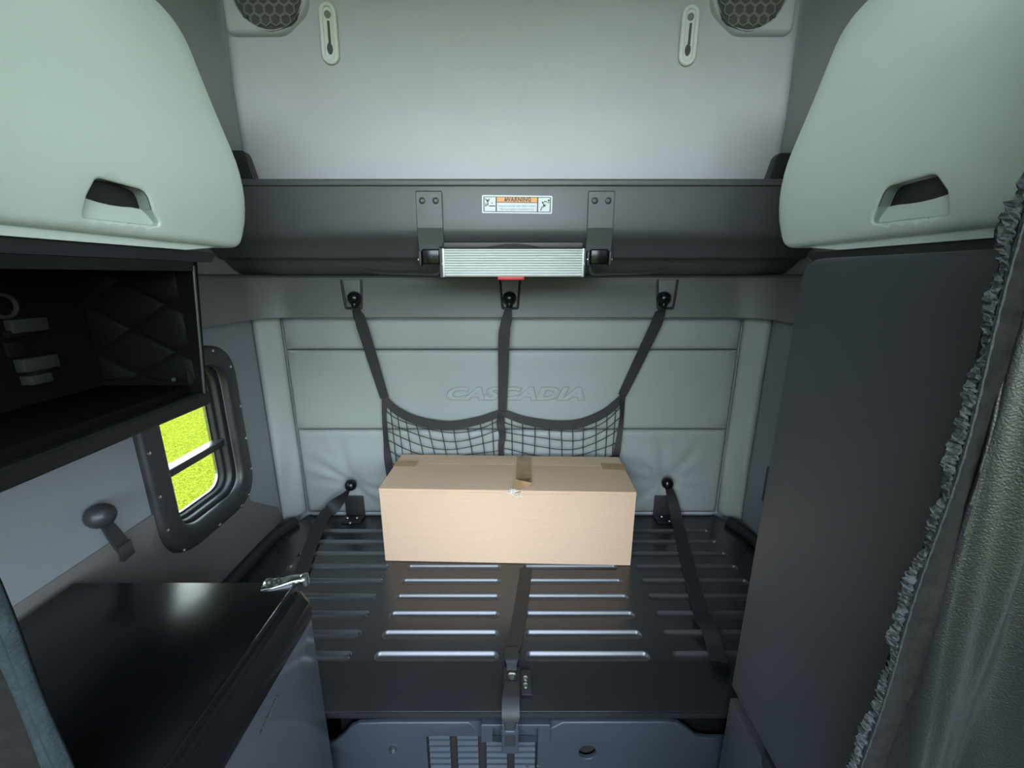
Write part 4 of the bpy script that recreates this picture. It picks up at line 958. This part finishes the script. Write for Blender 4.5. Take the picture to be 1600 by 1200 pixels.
dr = pillow('door', rrect(FYF, FYB - 0.006, 0.04, FZ - 0.099, 0.006), lambda a, b_, h: Vector((FX + h, a, b_)), 'fridge_door', fr_, r=0.004, depth=0.028, step=0.1, rings=3)
# slim badge lettering (too small to read): row of thin dark strokes
A, B = PX(432, 1091, FX + 0.001), PX(408, 1144, FX + 0.001)
g = G(); NB = 9
for k in range(NB):
    p = A.lerp(B, (k + 0.5) / NB); hz = 0.010 if k % 3 else 0.014
    g.tube([p + Vector((0, -0.004, -hz / 2)), p + Vector((0, 0.005, hz / 2))], 0.0022, 5)
    if k % 2 == 0: g.tube([p + Vector((0, -0.006, 0.001)), p + Vector((0, 0.008, 0.001))], 0.0020, 5)
bd = g.obj('badge', 'black_matte', dr)
# silver hinge plate on the top corner
z = FZ + 0.004
def T(px, py, dz=0.0): p = PZ(px, py, z + dz); return (p.x, p.y)
ol = [T(407, 921), T(412, 908), T(424, 903), T(440, 902), T(452, 899.5), T(470, 898.8), T(479, 899.5), T(480, 903), T(474, 907), T(455, 911), T(440, 915), T(424, 919)]
pillow('hinge_plate', ol, lambda a, b_, h: Vector((a, b_, z + h)), 'chrome', fr_, r=0.002, depth=0.0035, h=lambda a, b_: 0.004 * max(0, min(1, (a + 0.585) / 0.03)), step=0.012, rings=2)
for px, py in ((420, 908), (434, 907), (431, 913)):
    c = PZ(px, py, z); G().lathe((c.x, c.y, z), (0, 0, 1), [(0.008, 0), (0.0075, 0.004), (0.003, 0.007), (0, 0.007)], 10).obj('hinge_screw', 'cubby_metal', fr_)
c = PZ(476, 902, z); G().lathe((c.x, c.y, z - 0.02), (0, 0, 1), [(0.010, 0), (0.010, 0.026), (0.006, 0.028)], 12).obj('hinge_pin', 'grommet', fr_)

# ================================================================== WARDROBE (right)
RX, RYB, RYF = 0.600, 0.897, 0.46
wd = thing('wardrobe', (0.87, 0.68, 0.0), 'tall dark grey wardrobe on the right beside the bunk', 'wardrobe')
G().box(RX + 0.024, 1.118, RYF, RYB - 0.008, 0.66, 1.780, 0.004).obj('body', 'wardrobe', wd)
dr = pillow('door', rounded([(RYF, 0.660), (RYB, 0.660), (RYB, 1.782), (RYF, 1.782)], [0.004, 0.012, 0.05, 0.004], 6), lambda a, b_, h: Vector((RX - h, a, b_)), 'wardrobe', wd, r=0.010, depth=0.022, step=0.1, rings=4)
c = PX(1190, 752, RX); G().box(RX - 0.001, RX + 0.016, RYB - 0.006, RYB + 0.0012, c.z - 0.045, c.z + 0.045, 0.003).obj('finger_notch', 'hole_shade', dr)  # black block painted as the shade inside the notch
G().box(RX + 0.001, 1.118, RYF, RYB - 0.006, 0.0, 0.624, 0.004).obj('lower_body', 'wardrobe', wd)
G().box(RX + 0.035, 1.11, RYF, RYB - 0.02, 0.624, 0.66).obj('gap_shade', 'hole_shade', wd, smooth=False)  # recessed black block put in as the shade of the door gap
c = PX(1212, 1172, RX); G().box(RX - 0.004, RX + 0.02, c.y - 0.03, c.y + 0.03, 0.615, 0.653, 0.004).obj('catch', 'black_matte', wd)

# ================================================================== CURTAINS
cur = thing('curtain', (0.55, 0.38, 0.0), 'black vinyl curtain with frayed fuzzy edge hanging in front of the wardrobe', 'curtain')
Z0c, Z1c = 0.06, 2.30
def sheet(name, path, m, parent, z0=Z0c, z1=Z1c, nz=60, jit=0.0, th=0.004, seed=1):
    rr = random.Random(seed); v = []; f = []; n = len(path)
    for j in range(nz + 1):
        z = z0 + (z1 - z0) * j / nz
        for i, p in enumerate(path):
            k = 0.004 * math.sin(z * 7 + i * 0.4) + 0.002 * math.sin(z * 19 + i)
            v.append((p.x, p.y + k, z))
    for j in range(nz):
        for i in range(n - 1): a = j * n + i; f.append((a, a + 1, a + n + 1, a + n))
    o = mk(name, v, f, m, parent, True)
    s_ = o.modifiers.new('thick', 'SOLIDIFY'); s_.thickness = th; s_.offset = 0; return o
cy = 0.40
vin = smooth_path([Vector((p[0], p[1], 0)) for p in [(0.484, 0.401), (0.490, 0.390), (0.503, 0.376), (0.524, 0.372), (0.545, 0.385), (0.566, 0.390), (0.600, 0.362), (0.640, 0.348), (0.68, 0.365), (0.72, 0.38)]], 5)
sheet('vinyl', vin, 'vinyl_curtain', cur)
band = [Vector((x, cy + 0.002 * math.sin(x * 400), 0)) for x in (0.456, 0.462, 0.470, 0.478, 0.486, 0.490)]
sheet('velour_band', band, 'velour', cur, th=0.007)
G().tube([(0.4575, cy - 0.004 + 0.004 * math.sin(z * 7) + 0.002 * math.sin(z * 19), z) for z in [Z0c + (Z1c - Z0c) * k / 200 for k in range(201)]], [0.0016 + 0.0007 * (k % 2) for k in range(201)], 5).obj('stitching', 'fringe', cur)
# frayed fringe: ragged strip of short tufts
rr = random.Random(11); v = []; f = []; NZ = 800; W_ = 5
prev = 0.012; ph = [rr.uniform(0, 6.28) for _ in range(4)]
for j in range(NZ + 1):
    z = Z0c + (Z1c - Z0c) * j / NZ
    prev = 0.55 * prev + 0.45 * (0.011 + 0.004 * math.sin(z * 31 + ph[0]) + 0.003 * math.sin(z * 83 + ph[1]) + rr.uniform(-0.005, 0.005))
    wdt = max(0.004, prev)
    kk = 0.004 * math.sin(z * 7) + 0.002 * math.sin(z * 19)
    for i in range(W_):
        q_ = i / (W_ - 1)
        v.append((0.4585 - wdt * q_, cy + kk - 0.004 * math.sin(math.pi * q_) + rr.uniform(-0.0025, 0.0025), z + rr.uniform(-0.0012, 0.0012)))
for j in range(NZ):
    for i in range(W_ - 1): a = j * W_ + i; f.append((a, a + 1, a + W_ + 1, a + W_))
o = mk('frayed_fringe', v, f, 'fringe', cur); s_ = o.modifiers.new('thick', 'SOLIDIFY'); s_.thickness = 0.003

cl = thing('curtain', (-0.68, 0.38, 0.0), 'dark carpet-like curtain with grey fleece edge at the lower left', 'curtain')
cyl = 0.40
sheet('fleece_edge', [Vector((x, cyl + 0.003 * math.sin(x * 300), 0)) for x in (-0.584, -0.592, -0.601, -0.610)], 'fleece', cl, th=0.010)
sheet('drape', [Vector((p[0], p[1], 0)) for p in [(-0.606, 0.398), (-0.62, 0.40), (-0.645, 0.39), (-0.67, 0.375), (-0.70, 0.38), (-0.74, 0.395)]], 'carpet', cl)
